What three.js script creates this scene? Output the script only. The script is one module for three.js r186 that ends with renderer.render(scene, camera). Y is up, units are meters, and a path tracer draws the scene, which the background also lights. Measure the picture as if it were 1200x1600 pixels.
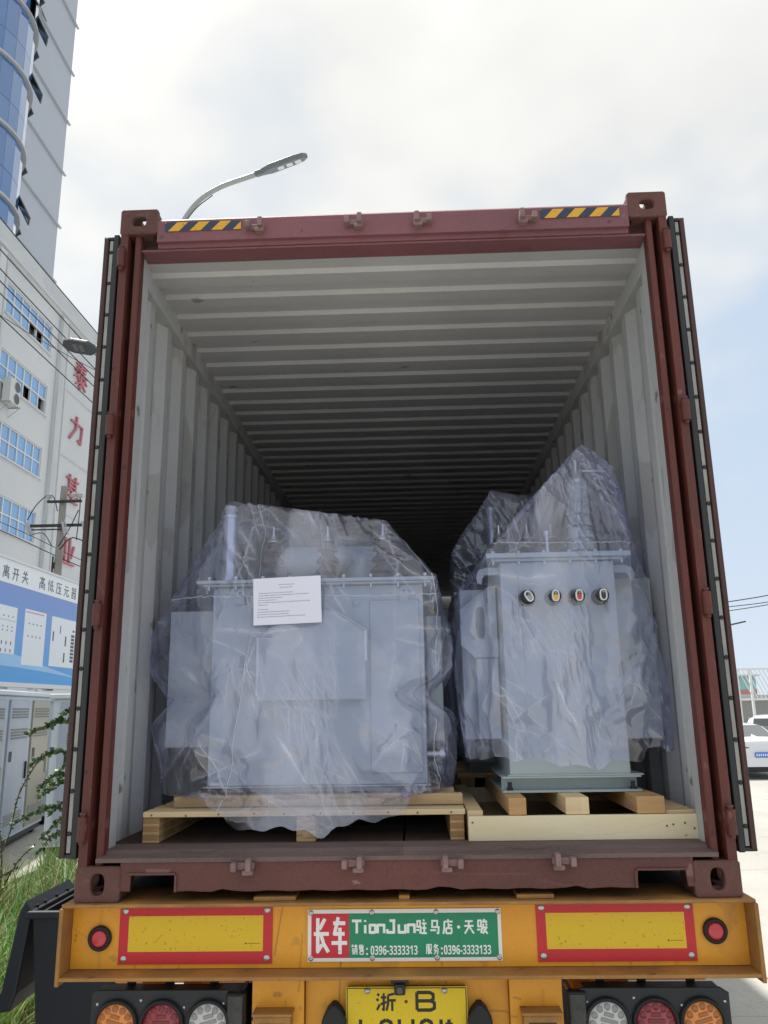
import * as THREE from 'three';
import { RoundedBoxGeometry } from 'three/addons/geometries/RoundedBoxGeometry.js';
import { ConvexGeometry } from 'three/addons/geometries/ConvexGeometry.js';
import { mergeGeometries, mergeVertices, toCreasedNormals } from 'three/addons/utils/BufferGeometryUtils.js';
import { ImprovedNoise } from 'three/addons/math/ImprovedNoise.js';

// ---------------------------------------------------------------- camera, sky, sun, exposure
const scene = new THREE.Scene();
const camera = new THREE.PerspectiveCamera(65.2, 0.75, 0.05, 600);
camera.position.set(0.0472, 2.1382, 3.1752);
camera.rotation.order = 'YXZ';
camera.rotation.set(0.23762, 0.030975, -0.016143);

const renderer = new THREE.WebGLRenderer({ antialias: true });
renderer.toneMapping = THREE.LinearToneMapping;
renderer.toneMappingExposure = 1.9;
renderer.shadowMap.enabled = true;
renderer.shadowMap.type = THREE.PCFSoftShadowMap;

const sunDir = new THREE.Vector3(-0.34, 1, -0.36).normalize();
const sun = new THREE.DirectionalLight(new THREE.Color(1.0, 0.955, 0.88), 3.0);
sun.name = 'sun';
sun.position.copy(sunDir).multiplyScalar(60);
sun.castShadow = true;
sun.shadow.radius = 3;
sun.shadow.mapSize.set(4096, 4096);
Object.assign(sun.shadow.camera, { left: -40, right: 40, top: 40, bottom: -40, near: 1, far: 200 });
scene.add(sun, sun.target);

const NZ = new ImprovedNoise();
const fbm3 = (x, y, z, oct = 4) => { let s = 0, a = 0.5; for (let i = 0; i < oct; i++) { s += a * NZ.noise(x, y, z); x *= 2.03; y *= 2.03; z *= 2.03; a *= 0.5; } return s; };
const smooth = (x, a, b) => { const t = Math.min(1, Math.max(0, (x - a) / (b - a))); return t * t * (3 - 2 * t); };
const lerp = (a, b, t) => a + (b - a) * t;
{ // thin bright overcast with pale blue openings, brightest towards the veiled sun
  const W = 1024, H = 512, d = new Float32Array(W * H * 4);
  for (let r = 0; r < H; r++) {
    const up = ((r + 0.5) / H - 0.5) * Math.PI, y = Math.sin(up), cy = Math.cos(up);
    for (let c = 0; c < W; c++) {
      const a = ((c + 0.5) / W - 0.5) * 2 * Math.PI, x = Math.cos(a) * cy, z = Math.sin(a) * cy, o = (r * W + c) * 4;
      const yy = Math.max(0, y), near = Math.max(0, x * sunDir.x + y * sunDir.y + z * sunDir.z);
      const k = 1.5 / (yy + 0.38);
      const n = fbm3(x * k * 1.1 + 3.7, yy * 0.8 + 1.3, z * k * 1.1 - 2.2, 5) + 0.35 * fbm3(x * k * 3.1 + 9, 4.2, z * k * 3.1, 4);
      const cover = smooth(n * 0.8 + (yy - 0.53) * 1.5 + 0.14 * near, -0.26, 0.22) * smooth(y, -0.02, 0.12) * 0.93;
      const glow = Math.pow(near, 5) * 0.14 + Math.pow(near, 26) * 0.7;
      const hor = Math.pow(1 - yy, 4);
      const blue = [lerp(0.29, 0.39, hor), lerp(0.36, 0.44, hor), lerp(0.455, 0.50, hor)];
      const cl = 0.455 + 0.24 * n;
      const white = [cl * 1.02, cl * 1.01, cl * 0.975];
      for (let q = 0; q < 3; q++) {
        let v = lerp(blue[q], white[q], cover) + glow * [1.0, 0.97, 0.90][q] * (0.35 + 0.65 * cover);
        if (y < 0) v = lerp(v, [0.33, 0.33, 0.32][q], smooth(-y, 0, 0.06));
        d[o + q] = v;
      }
      d[o + 3] = 1;
    }
  }
  const t = new THREE.DataTexture(d, W, H, THREE.RGBAFormat, THREE.FloatType);
  t.mapping = THREE.EquirectangularReflectionMapping;
  t.magFilter = THREE.LinearFilter; t.minFilter = THREE.LinearFilter;
  t.needsUpdate = true;
  scene.background = t; scene.environment = t;
}

// ---------------------------------------------------------------- helpers
const rng = (seed) => () => { seed = (seed + 0x6d2b79f5) | 0; let t = Math.imul(seed ^ (seed >>> 15), 1 | seed); t = (t + Math.imul(t ^ (t >>> 7), 61 | t)) ^ t; return ((t ^ (t >>> 14)) >>> 0) / 4294967296; };
const R0 = rng(20240611);
const V = (x, y, z) => new THREE.Vector3(x, y, z);
const taken = new Map();
const numbered = (name) => { const n = taken.get(name) ?? 0; taken.set(name, n + 1); return n ? name + '_' + String(n).padStart(3, '0') : name; };
function tag(o, label, category, group, kind) {
  if (label) o.userData.label = label;
  if (category) o.userData.category = category;
  if (group) o.userData.group = group;
  if (kind) o.userData.kind = kind;
  return o;
}
function thing(name, label, category, pos = [0, 0, 0], turn = 0, group) {
  const o = new THREE.Group(); o.name = numbered(name); o.position.set(...pos); o.rotation.y = turn; scene.add(o);
  return tag(o, label, category, group);
}
function structure(name, label) { const o = new THREE.Group(); o.name = numbered(name); scene.add(o); return tag(o, label, null, null, 'structure'); }
// UV in metres from the dominant axis of each face
function metres(g, s = 1, turn = false) {
  const n = g.index ? g.toNonIndexed() : g;
  if (!n.attributes.normal) n.computeVertexNormals();
  const p = n.attributes.position, uv = new Float32Array(p.count * 2), a = V(), b = V(), c = V(), m = V();
  for (let i = 0; i < p.count; i += 3) {
    a.fromBufferAttribute(p, i); b.fromBufferAttribute(p, i + 1); c.fromBufferAttribute(p, i + 2);
    m.copy(b).sub(a).cross(c.clone().sub(a));
    const ax = Math.abs(m.x), ay = Math.abs(m.y), az = Math.abs(m.z);
    [a, b, c].forEach((q, k) => {
      let u, v;
      if (ax >= ay && ax >= az) { u = q.z; v = q.y; } else if (ay >= az) { u = q.x; v = q.z; } else { u = q.x; v = q.y; }
      if (turn) [u, v] = [v, u];
      uv[(i + k) * 2] = u * s; uv[(i + k) * 2 + 1] = v * s;
    });
  }
  n.setAttribute('uv', new THREE.BufferAttribute(uv, 2));
  for (const k of Object.keys(n.attributes)) if (!['position', 'normal', 'uv'].includes(k)) n.deleteAttribute(k);
  return n;
}
const join = (list) => mergeGeometries(list.map((g) => metres(g)), false);
function part(parent, name, geo, mat, label) {
  const g = Array.isArray(geo) ? join(geo) : geo.userData.uvDone ? geo : metres(geo);
  const o = new THREE.Mesh(g, mat); o.name = name; o.castShadow = o.receiveShadow = true;
  if (parent === scene) o.name = numbered(name);
  if (label) o.userData.label = label;
  parent.add(o); return o;
}
const keepUV = (g) => { g.userData.uvDone = true; return g; };
const box = (x0, x1, y0, y1, z0, z1, r = 0) => {
  const w = x1 - x0, h = y1 - y0, d = z1 - z0;
  const g = r > 0 ? new RoundedBoxGeometry(w, h, d, 1, Math.min(r, w / 2.01, h / 2.01, d / 2.01)) : new THREE.BoxGeometry(w, h, d);
  return g.translate((x0 + x1) / 2, (y0 + y1) / 2, (z0 + z1) / 2);
};
const cyl = (r0, r1, h, seg, x, y, z, axis = 'y') => {
  const g = new THREE.CylinderGeometry(r0, r1, h, seg);
  if (axis === 'z') g.rotateX(Math.PI / 2); if (axis === 'x') g.rotateZ(-Math.PI / 2);
  return g.translate(x, y, z);
};
const tube = (pts, r, seg = 6, n = 24) => new THREE.TubeGeometry(new THREE.CatmullRomCurve3(pts.map((p) => V(...p))), n, r, seg, false);
const bar = (a, b, r, seg = 8, r2 = r) => {
  const A = V(...a), B = V(...b), d = B.clone().sub(A);
  const g = new THREE.CylinderGeometry(r2, r, d.length(), seg);
  g.applyQuaternion(new THREE.Quaternion().setFromUnitVectors(V(0, 1, 0), d.clone().normalize()));
  return g.translate((A.x + B.x) / 2, (A.y + B.y) / 2, (A.z + B.z) / 2);
};
const lathe = (pts, seg = 24) => new THREE.LatheGeometry(pts.map(([r, y]) => new THREE.Vector2(r, y)), seg);
const poly = (pts, holes = []) => {
  const s = new THREE.Shape(pts.map(([x, y]) => new THREE.Vector2(x, y)));
  for (const h of holes) s.holes.push(new THREE.Path(h.map(([x, y]) => new THREE.Vector2(x, y))));
  return s;
};
const extrude = (shape, depth, bevel = 0, seg = 1) => new THREE.ExtrudeGeometry(shape, { depth, bevelEnabled: bevel > 0, bevelSize: bevel, bevelThickness: bevel, bevelSegments: seg, curveSegments: 10 });
const ovalPts = (cx, cy, rx, ry, n = 20, pw = 2) => Array.from({ length: n }, (_, i) => { const a = i / n * Math.PI * 2, c = Math.cos(a), s = Math.sin(a); return [cx + rx * Math.sign(c) * Math.pow(Math.abs(c), 2 / pw), cy + ry * Math.sign(s) * Math.pow(Math.abs(s), 2 / pw)]; });

// ---------------------------------------------------------------- textures
const PS = 256, perm = (() => { const a = Array.from({ length: 512 }, (_, i) => i & 255), r = rng(77); for (let i = 255; i > 0; i--) { const j = Math.floor(r() * (i + 1)); [a[i], a[j]] = [a[j], a[i]]; } for (let i = 0; i < 256; i++) a[i + 256] = a[i]; return a; })();
const pval = (x, y, p) => { // periodic value noise 0..1
  const xi = Math.floor(x), yi = Math.floor(y), fx = x - xi, fy = y - yi, m = (k) => ((k % p) + p) % p;
  const h = (a, b) => perm[(perm[m(a) & 255] + m(b)) & 255] / 255, u = fx * fx * (3 - 2 * fx), v = fy * fy * (3 - 2 * fy);
  return lerp(lerp(h(xi, yi), h(xi + 1, yi), u), lerp(h(xi, yi + 1), h(xi + 1, yi + 1), u), v);
};
const pfbm = (u, v, p, oct) => { let s = 0, a = 0.5, t = 0; for (let i = 0; i < oct; i++) { s += a * pval(u * p, v * p, p); t += a; a *= 0.55; p *= 2; } return s / t; };
function canvas(w, h) { const c = document.createElement('canvas'); c.width = w; c.height = h; return [c, c.getContext('2d')]; }
function tex(c, srgb = true, rep = 1) {
  const t = new THREE.CanvasTexture(c); t.wrapS = t.wrapT = THREE.RepeatWrapping; t.magFilter = THREE.LinearFilter;
  if (srgb) t.colorSpace = THREE.SRGBColorSpace;
  if (Array.isArray(rep)) t.repeat.set(...rep); else t.repeat.set(rep, rep);
  return t;
}
// base colour with noise, blotches, spots, scratches and runs; tile covers 1/rep metres
function surface({ size = 512, base, alt = base, mix = 0.5, freq = 4, oct = 5, grain = 6, stretch = [1, 1], spots = [], scratches = [], seed = 1, rep = 0.5 }) {
  const [c, x] = canvas(size, size), im = x.createImageData(size, size), r = rng(seed * 7919 + 13);
  const ox = Math.floor(r() * 50), oy = Math.floor(r() * 50);
  for (let j = 0; j < size; j++) for (let i = 0; i < size; i++) {
    const n = pfbm(i / size * stretch[0] + ox, j / size * stretch[1] + oy, freq, oct), k = smooth(n, 0.5 - mix * 0.5, 0.5 + mix * 0.5 + 0.05), g = (r() - 0.5) * 2 * grain, o = (j * size + i) * 4;
    for (let q = 0; q < 3; q++) im.data[o + q] = lerp(base[q], alt[q], k) + g;
    im.data[o + 3] = 255;
  }
  x.putImageData(im, 0, 0);
  const wrap = (f) => { for (const dx of [-size, 0, size]) for (const dy of [-size, 0, size]) { x.save(); x.translate(dx, dy); f(); x.restore(); } };
  for (const s of spots) for (let i = 0; i < s.n; i++) {
    const px = r() * size, py = r() * size, rad = lerp(s.r[0], s.r[1], Math.pow(r(), 2.5)), al = s.a * (0.4 + 0.6 * r()), pts = Array.from({ length: 9 }, () => 0.5 + r()), sx = s.sx ?? 1, sy = s.sy ?? 1;
    wrap(() => { x.fillStyle = `rgba(${s.c},${al})`; x.beginPath(); pts.forEach((k, q) => x.lineTo(px + Math.cos(q / 9 * 6.283) * rad * k * sx, py + Math.sin(q / 9 * 6.283) * rad * k * sy)); x.fill(); });
  }
  for (const s of scratches) for (let i = 0; i < s.n; i++) {
    const px = r() * size, py = r() * size, an = s.dir + (r() - 0.5) * s.spread, l = s.len * (0.3 + r()), bend = (r() - 0.5) * l * 0.2, al = s.a * (0.3 + 0.7 * r()), lw = s.w * (0.4 + r());
    wrap(() => { x.strokeStyle = `rgba(${s.c},${al})`; x.lineWidth = lw; x.beginPath(); x.moveTo(px, py); x.quadraticCurveTo(px + Math.cos(an) * l / 2 - Math.sin(an) * bend, py + Math.sin(an) * l / 2 + Math.cos(an) * bend, px + Math.cos(an) * l, py + Math.sin(an) * l); x.stroke(); });
  }
  return tex(c, true, rep);
}
const bumpCache = new Map();
function bump(freq, oct, rep, pw = 1, sx = 1, sy = 1) {
  const key = [freq, oct, rep, pw, sx, sy].join();
  if (!bumpCache.has(key)) {
    const size = 256, [c, x] = canvas(size, size), im = x.createImageData(size, size);
    for (let j = 0; j < size; j++) for (let i = 0; i < size; i++) { const n = Math.pow(pfbm(i / size * sx, j / size * sy, freq, oct), pw) * 255, o = (j * size + i) * 4; im.data[o] = im.data[o + 1] = im.data[o + 2] = n; im.data[o + 3] = 255; }
    x.putImageData(im, 0, 0); bumpCache.set(key, tex(c, false, rep));
  }
  return bumpCache.get(key);
}
const std = (o) => new THREE.MeshStandardMaterial({ roughness: 0.6, metalness: 0, ...o });
const phys = (o) => new THREE.MeshPhysicalMaterial({ roughness: 0.5, metalness: 0, ...o });
const flat = (r, g, b, o = {}) => std({ color: new THREE.Color().setRGB(r, g, b), ...o });

const RUST = '92,48,30', DARK = '40,34,32';
const M = {
  red: std({ roughness: 0.58, map: surface({ base: [102, 48, 41], alt: [84, 44, 38], mix: 0.7, seed: 3, rep: 0.6, grain: 5, spots: [{ n: 150, r: [1, 14], c: '84,42,26', a: 0.6 }, { n: 130, r: [1, 5], c: '44,28,27', a: 0.7 }, { n: 90, r: [1, 7], c: '150,112,106', a: 0.5 }, { n: 30, r: [3, 16], c: '122,82,74', a: 0.3, sy: 3, sx: 0.6 }], scratches: [{ n: 70, len: 60, w: 1.2, dir: 1.5, spread: 0.9, c: '168,128,122', a: 0.4 }, { n: 40, len: 90, w: 3, dir: 1.57, spread: 0.1, c: '74,38,34', a: 0.3 }] }), bumpMap: bump(16, 4, 1.2), bumpScale: 0.0015 }),
  maroon: std({ roughness: 0.62, map: surface({ base: [138, 88, 95], alt: [116, 76, 81], mix: 0.8, freq: 3, seed: 4, rep: 0.5, grain: 5, spots: [{ n: 60, r: [2, 10], c: RUST, a: 0.25 }, { n: 90, r: [1, 3], c: '70,45,45', a: 0.45 }, { n: 60, r: [1, 4], c: '165,135,135', a: 0.25 }], scratches: [{ n: 60, len: 70, w: 1.2, dir: 0, spread: 0.8, c: '165,135,135', a: 0.25 }] }), bumpMap: bump(16, 4, 1.2), bumpScale: 0.002 }),
  casting: std({ roughness: 0.75, map: surface({ base: [108, 70, 63], alt: [84, 55, 50], mix: 0.9, freq: 5, seed: 5, rep: 1.6, grain: 8, spots: [{ n: 120, r: [2, 14], c: '125,98,92', a: 0.3 }, { n: 90, r: [1, 6], c: RUST, a: 0.4 }, { n: 60, r: [1, 5], c: DARK, a: 0.35 }] }), bumpMap: bump(24, 4, 2), bumpScale: 0.004 }),
  sillTop: std({ roughness: 0.8, map: surface({ base: [118, 98, 94], alt: [90, 74, 72], mix: 0.9, freq: 6, stretch: [0.5, 2], seed: 6, rep: 0.8, grain: 9, spots: [{ n: 100, r: [1, 7], c: '140,122,115', a: 0.25, sx: 3 }], scratches: [{ n: 120, len: 80, w: 1.4, dir: 0, spread: 0.3, c: '48,38,38', a: 0.4 }, { n: 60, len: 60, w: 1, dir: 0, spread: 0.3, c: '150,132,126', a: 0.3 }] }), bumpMap: bump(20, 4, 1.2), bumpScale: 0.003 }),
  inside: std({ roughness: 0.55, map: surface({ base: [193, 194, 195], alt: [174, 175, 177], mix: 0.7, freq: 4, seed: 7, rep: 0.3, grain: 4, spots: [{ n: 80, r: [1, 4.5], c: '66,48,40', a: 0.8 }, { n: 90, r: [2, 16], c: '140,134,128', a: 0.4, sy: 2.5 }, { n: 16, r: [1, 4.5], c: '92,54,36', a: 0.7, sy: 3 }], scratches: [{ n: 46, len: 50, w: 1, dir: 1.57, spread: 1.4, c: '110,104,100', a: 0.35 }, { n: 16, len: 34, w: 1.6, dir: 1.57, spread: 0.5, c: '104,72,54', a: 0.4 }] }), bumpMap: bump(12, 3, 0.8), bumpScale: 0.002 }),
  roofPaint: std({ roughness: 0.55, map: surface({ base: [193, 194, 195], alt: [174, 175, 177], mix: 0.8, freq: 3, seed: 8, rep: 0.42, grain: 4, spots: [{ n: 9, r: [1, 4], c: '66,48,40', a: 0.6, sx: 2 }], scratches: [{ n: 24, len: 50, w: 1, dir: 0, spread: 1, c: '128,124,120', a: 0.3 }] }) }),
  ply: std({ roughness: 0.85, map: surface({ base: [74, 56, 48], alt: [54, 42, 38], mix: 0.9, freq: 6, stretch: [3, 0.6], seed: 9, rep: 0.7, grain: 9, scratches: [{ n: 90, len: 90, w: 1.2, dir: 1.57, spread: 0.4, c: '110,92,82', a: 0.3 }] }) }),
  sill: std({ roughness: 0.66, map: surface({ base: [112, 64, 58], alt: [88, 54, 49], mix: 0.8, freq: 3, seed: 16, rep: 0.5, grain: 6, spots: [{ n: 120, r: [1, 10], c: RUST, a: 0.3 }, { n: 90, r: [1, 4], c: '54,38,38', a: 0.55 }, { n: 26, r: [1, 7], c: '196,182,176', a: 0.4, sx: 2.5 }, { n: 60, r: [2, 12], c: '98,66,62', a: 0.35 }], scratches: [{ n: 110, len: 70, w: 1.4, dir: 0, spread: 0.6, c: '164,128,122', a: 0.35 }, { n: 50, len: 40, w: 3, dir: 1.57, spread: 0.2, c: '80,50,46', a: 0.3 }] }), bumpMap: bump(16, 4, 1.2), bumpScale: 0.003 }),
  keeper: std({ roughness: 0.7, map: surface({ base: [150, 122, 120], alt: [118, 92, 90], mix: 0.9, freq: 6, seed: 19, rep: 3, grain: 8 }), bumpMap: bump(24, 4, 3), bumpScale: 0.003 }),
  doorLip: std({ roughness: 0.6, map: surface({ base: [84, 50, 47], alt: [62, 48, 46], mix: 0.9, freq: 3, seed: 17, rep: 0.5, grain: 6 }) }),
  rubber: flat(0.018, 0.018, 0.02, { roughness: 0.7 }),
  gasket: flat(0.03, 0.031, 0.033, { roughness: 0.6 }),
  strip: std({ roughness: 0.5, map: surface({ base: [178, 178, 172], alt: [150, 150, 146], mix: 0.9, freq: 8, seed: 10, rep: 1.5, grain: 8, spots: [{ n: 60, r: [1, 5], c: '90,84,78', a: 0.45 }] }) }),
  yellow: std({ roughness: 0.42, map: surface({ base: [240, 172, 46], alt: [228, 154, 40], mix: 0.8, freq: 3, seed: 11, rep: 0.55, grain: 4, spots: [{ n: 60, r: [1, 5], c: '92,52,24', a: 0.6 }, { n: 40, r: [3, 18], c: '178,120, 56', a: 0.35, sy: 1.8 }, { n: 40, r: [1, 6], c: '120,96,70', a: 0.4 }], scratches: [{ n: 60, len: 60, w: 1.3, dir: 1.57, spread: 0.35, c: '92,52,24', a: 0.5 }, { n: 30, len: 30, w: 1.5, dir: 0.3, spread: 2, c: '110,74,40', a: 0.4 }, { n: 30, len: 90, w: 3, dir: 1.57, spread: 0.1, c: '170,104,44', a: 0.22 }] }), bumpMap: bump(10, 3, 1), bumpScale: 0.001 }),
  yellowWorn: std({ roughness: 0.7, map: surface({ base: [182, 132, 66], alt: [134, 96, 58], mix: 0.8, freq: 7, seed: 12, rep: 1.0, grain: 9, spots: [{ n: 120, r: [1, 9], c: '70,48,36', a: 0.5 }, { n: 60, r: [2, 10], c: '200,138,44', a: 0.4 }] }), bumpMap: bump(20, 4, 1.5), bumpScale: 0.002 }),
  orange: flat(0.62, 0.20, 0.045, { roughness: 0.5 }),
  blackMetal: std({ roughness: 0.5, map: surface({ base: [38, 42, 46], alt: [30, 33, 38], mix: 0.8, seed: 13, rep: 1.2, grain: 4, spots: [{ n: 30, r: [1, 3], c: '84,84,84', a: 0.4 }] }) }),
  steel: flat(0.55, 0.56, 0.57, { roughness: 0.35, metalness: 0.9 }),
  galv: flat(0.42, 0.44, 0.45, { roughness: 0.5, metalness: 0.5 }),
  grey: std({ roughness: 0.42, map: surface({ base: [176, 186, 185], alt: [168, 179, 178], mix: 0.9, freq: 3, seed: 14, rep: 0.5, grain: 2 }) }),
  porcelain: flat(0.13, 0.11, 0.11, { roughness: 0.2 }),
  paleMetal: flat(0.62, 0.63, 0.64, { roughness: 0.3, metalness: 0.7 }),
};
const woodTex = (b, a, seed, knots = 5, dir = 0) => surface({ base: b, alt: a, mix: 0.8, freq: 4, stretch: dir ? [6, 0.5] : [0.5, 6], seed, rep: 1.1, grain: 5, spots: [{ n: knots + 4, r: [3, 10], c: '124,80,44', a: 0.75 }, { n: 30, r: [2, 14], c: '150,128,98', a: 0.25, sx: dir ? 1 : 3 }, { n: 14, r: [1, 3], c: '70,52,36', a: 0.6 }], scratches: [{ n: 130, len: 130, w: 1.2, dir: dir ? 1.57 : 0, spread: 0.08, c: '150,112,70', a: 0.28 }] });
M.pine = [std({ roughness: 0.75, map: woodTex([222, 202, 164], [206, 180, 138], 21) }), std({ roughness: 0.75, map: woodTex([210, 184, 142], [190, 158, 114], 22) }), std({ roughness: 0.75, map: woodTex([228, 204, 164], [212, 184, 140], 23) })];
M.pineEnd = std({ roughness: 0.8, map: woodTex([204, 168, 120], [180, 138, 92], 24, 8) });
M.pale = std({ roughness: 0.65, map: surface({ base: [238, 226, 194], alt: [226, 208, 168], mix: 0.7, freq: 3, stretch: [0.6, 5], seed: 25, rep: 0.8, grain: 3, spots: [{ n: 7, r: [2, 7], c: '120,84,52', a: 0.7 }, { n: 10, r: [1, 3], c: '80,60,44', a: 0.6 }], scratches: [{ n: 30, len: 110, w: 2, dir: 0, spread: 0.5, c: '214,190,146', a: 0.3 }] }) });
M.plyEdge = std({ roughness: 0.8, map: surface({ base: [196, 164, 118], alt: [146, 112, 72], mix: 0.35, freq: 4, stretch: [0.5, 8], oct: 3, seed: 26, rep: 4, grain: 8 }) });

// ---------------------------------------------------------------- strokes of the characters (0..100, y down)
const bx4 = (a, b, c, d) => [[a, b, a, d], [a, b, c, b, c, d], [a, d, c, d]];
const HORSE = [[8, 12, 40, 12, 37, 48], [15, 12, 12, 50, 46, 50, 43, 88, 31, 84], [3, 70, 34, 70]];
const MAN = [[28, 4, 6, 44], [20, 30, 20, 98]], WATER = [[8, 8, 18, 18], [4, 34, 14, 44], [6, 92, 20, 62]];
const GLYPH = {
  长: [[72, 6, 38, 34], [4, 46, 96, 46], [28, 4, 28, 92, 54, 74], [46, 46, 64, 72, 94, 94]],
  车: [[14, 18, 86, 18], [44, 2, 22, 46, 82, 46], [4, 70, 96, 70], [54, 30, 54, 99]],
  驻: [...HORSE, [70, 2, 77, 15], [55, 28, 97, 28], [58, 58, 95, 58], [50, 90, 99, 90], [76, 28, 76, 90]],
  马: [[20, 12, 75, 12, 70, 48], [29, 12, 25, 52, 86, 52, 81, 92, 66, 88], [8, 72, 62, 72]],
  店: [[50, 2, 54, 14], [15, 18, 93, 18], [18, 18, 16, 60, 6, 96], [55, 28, 55, 58], [55, 41, 88, 41], ...bx4(32, 60, 82, 92)],
  天: [[15, 16, 85, 16], [8, 46, 92, 46], [50, 16, 47, 54, 10, 95], [52, 50, 93, 95]],
  骏: [...HORSE, [72, 3, 57, 21, 88, 20], [81, 11, 93, 27], [63, 33, 53, 45], [79, 33, 95, 43], [68, 46, 52, 66], [63, 56, 90, 56, 54, 96], [62, 67, 97, 96]],
  销: [[20, 3, 5, 27], [14, 19, 42, 19], [10, 42, 38, 42], [5, 62, 42, 62], [24, 42, 24, 92, 42, 78], [73, 3, 73, 32], [54, 9, 61, 26], [92, 7, 85, 25], [56, 36, 56, 96], [56, 36, 92, 36, 92, 93, 83, 91], [56, 54, 92, 54], [56, 71, 92, 71]],
  售: [[30, 3, 9, 31], [22, 19, 22, 58], [22, 18, 91, 18], [24, 31, 86, 31], [24, 44, 86, 44], [22, 57, 93, 57], [57, 18, 57, 57], [54, 3, 61, 15], ...bx4(24, 68, 80, 94)],
  服: [[12, 8, 12, 60, 5, 95], [12, 8, 38, 8, 38, 93, 29, 91], [12, 34, 38, 34], [12, 59, 38, 59], [54, 8, 54, 97], [54, 8, 91, 8, 88, 37, 77, 35], [56, 49, 91, 49, 58, 95], [60, 58, 97, 95]],
  务: [[40, 3, 13, 37], [34, 16, 77, 16, 19, 57], [34, 26, 93, 55], [13, 66, 81, 66, 77, 95, 61, 91], [48, 55, 44, 76, 13, 98]],
  浙: [...WATER, [25, 27, 52, 27], [39, 5, 39, 91, 30, 85], [24, 62, 53, 50], [90, 8, 60, 16], [60, 16, 60, 60, 52, 95], [60, 42, 98, 42], [80, 42, 80, 97]],
  挂: [[3, 26, 37, 26], [22, 3, 22, 92, 12, 86], [3, 62, 39, 50], [48, 20, 94, 20], [71, 3, 71, 44], [42, 43, 99, 43], [48, 68, 94, 68], [71, 50, 71, 93], [42, 93, 99, 93]],
  离: [[50, 0, 54, 12], [8, 17, 92, 17], [37, 24, 63, 44], [63, 24, 37, 44], [24, 24, 24, 50, 78, 50], [78, 24, 78, 50], [15, 61, 15, 98], [15, 61, 87, 61, 87, 96, 76, 93], [51, 50, 36, 80, 67, 78], [60, 69, 71, 88]],
  开: [[14, 13, 86, 13], [5, 48, 95, 48], [34, 13, 32, 57, 13, 97], [69, 13, 69, 99]],
  关: [[32, 3, 41, 21], [69, 3, 58, 21], [15, 26, 85, 26], [5, 55, 95, 55], [50, 26, 48, 59, 9, 97], [52, 58, 93, 97]],
  高: [[50, 0, 53, 10], [7, 14, 93, 14], ...bx4(32, 25, 70, 42), [13, 53, 13, 99], [13, 53, 89, 53, 89, 97, 78, 95], ...bx4(34, 67, 68, 86)],
  低: [...MAN, [88, 7, 48, 18], [48, 18, 48, 85, 67, 74], [48, 46, 96, 46], [69, 12, 75, 60, 94, 90, 99, 74], [62, 85, 75, 97]],
  压: [[9, 10, 95, 10], [14, 10, 14, 50, 3, 97], [30, 44, 89, 44], [57, 22, 57, 90], [19, 91, 97, 91], [70, 59, 81, 75]],
  元: [[19, 15, 81, 15], [5, 42, 95, 42], [38, 42, 34, 70, 7, 97], [62, 42, 62, 93, 93, 93, 95, 75]],
  器: [...bx4(14, 6, 38, 30), ...bx4(61, 6, 85, 30), ...bx4(14, 69, 38, 95), ...bx4(61, 69, 85, 95), [5, 46, 95, 46], [50, 32, 46, 50, 8, 67], [52, 47, 93, 67]],
  件: [...MAN, [54, 11, 41, 45], [48, 30, 93, 30], [39, 58, 97, 58], [70, 5, 70, 99]],
  泰: [[16, 9, 84, 9], [21, 24, 79, 24], [7, 40, 93, 40], [50, 0, 44, 40, 7, 67], [56, 40, 93, 65], [50, 52, 50, 99, 40, 93], [27, 59, 40, 71], [19, 93, 44, 76], [77, 57, 60, 73], [58, 74, 85, 93]],
  力: [[10, 28, 87, 28, 81, 95, 62, 88], [46, 3, 44, 50, 7, 99]],
  基: [[11, 14, 89, 14], [30, 1, 30, 56], [70, 1, 70, 56], [30, 28, 70, 28], [30, 42, 70, 42], [5, 56, 95, 56], [30, 58, 9, 77], [70, 58, 93, 77], [50, 62, 50, 95], [28, 77, 72, 77], [11, 97, 89, 97]],
  业: [[36, 3, 36, 91], [64, 3, 64, 91], [9, 26, 24, 67], [91, 26, 76, 67], [3, 93, 97, 93]],
  T: [[0, 8, 100, 8], [50, 8, 50, 100]], i: [[50, 38, 50, 100], [50, 2, 50, 16]], a: [[100, 100, 100, 40, 0, 40, 0, 94, 100, 94]], n: [[0, 100, 0, 40, 100, 40, 100, 100]], J: [[30, 8, 92, 8], [75, 8, 75, 94, 5, 94, 5, 70]], u: [[0, 36, 0, 94, 100, 94, 100, 36]],
  B: [[5, 4, 5, 96], [5, 4, 72, 4, 90, 14, 90, 38, 76, 48, 5, 48], [76, 48, 95, 58, 95, 86, 76, 96, 5, 96]],
  L: [[8, 2, 8, 96, 92, 96]], 0: [[50, 4, 78, 12, 92, 34, 92, 70, 78, 90, 50, 97, 22, 90, 8, 70, 8, 34, 22, 12, 50, 4]], H: [[8, 2, 8, 98], [92, 2, 92, 98], [8, 50, 92, 50]],
};
function glyph2D(x, ch, px, py, w, h, lw, color) {
  x.save(); x.strokeStyle = color; x.lineWidth = lw; x.lineJoin = 'round'; x.lineCap = 'butt';
  for (const s of GLYPH[ch]) { x.beginPath(); for (let k = 0; k < s.length; k += 2) x.lineTo(px + s[k] / 100 * w, py + s[k + 1] / 100 * h); x.stroke(); }
  x.restore();
}
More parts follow.
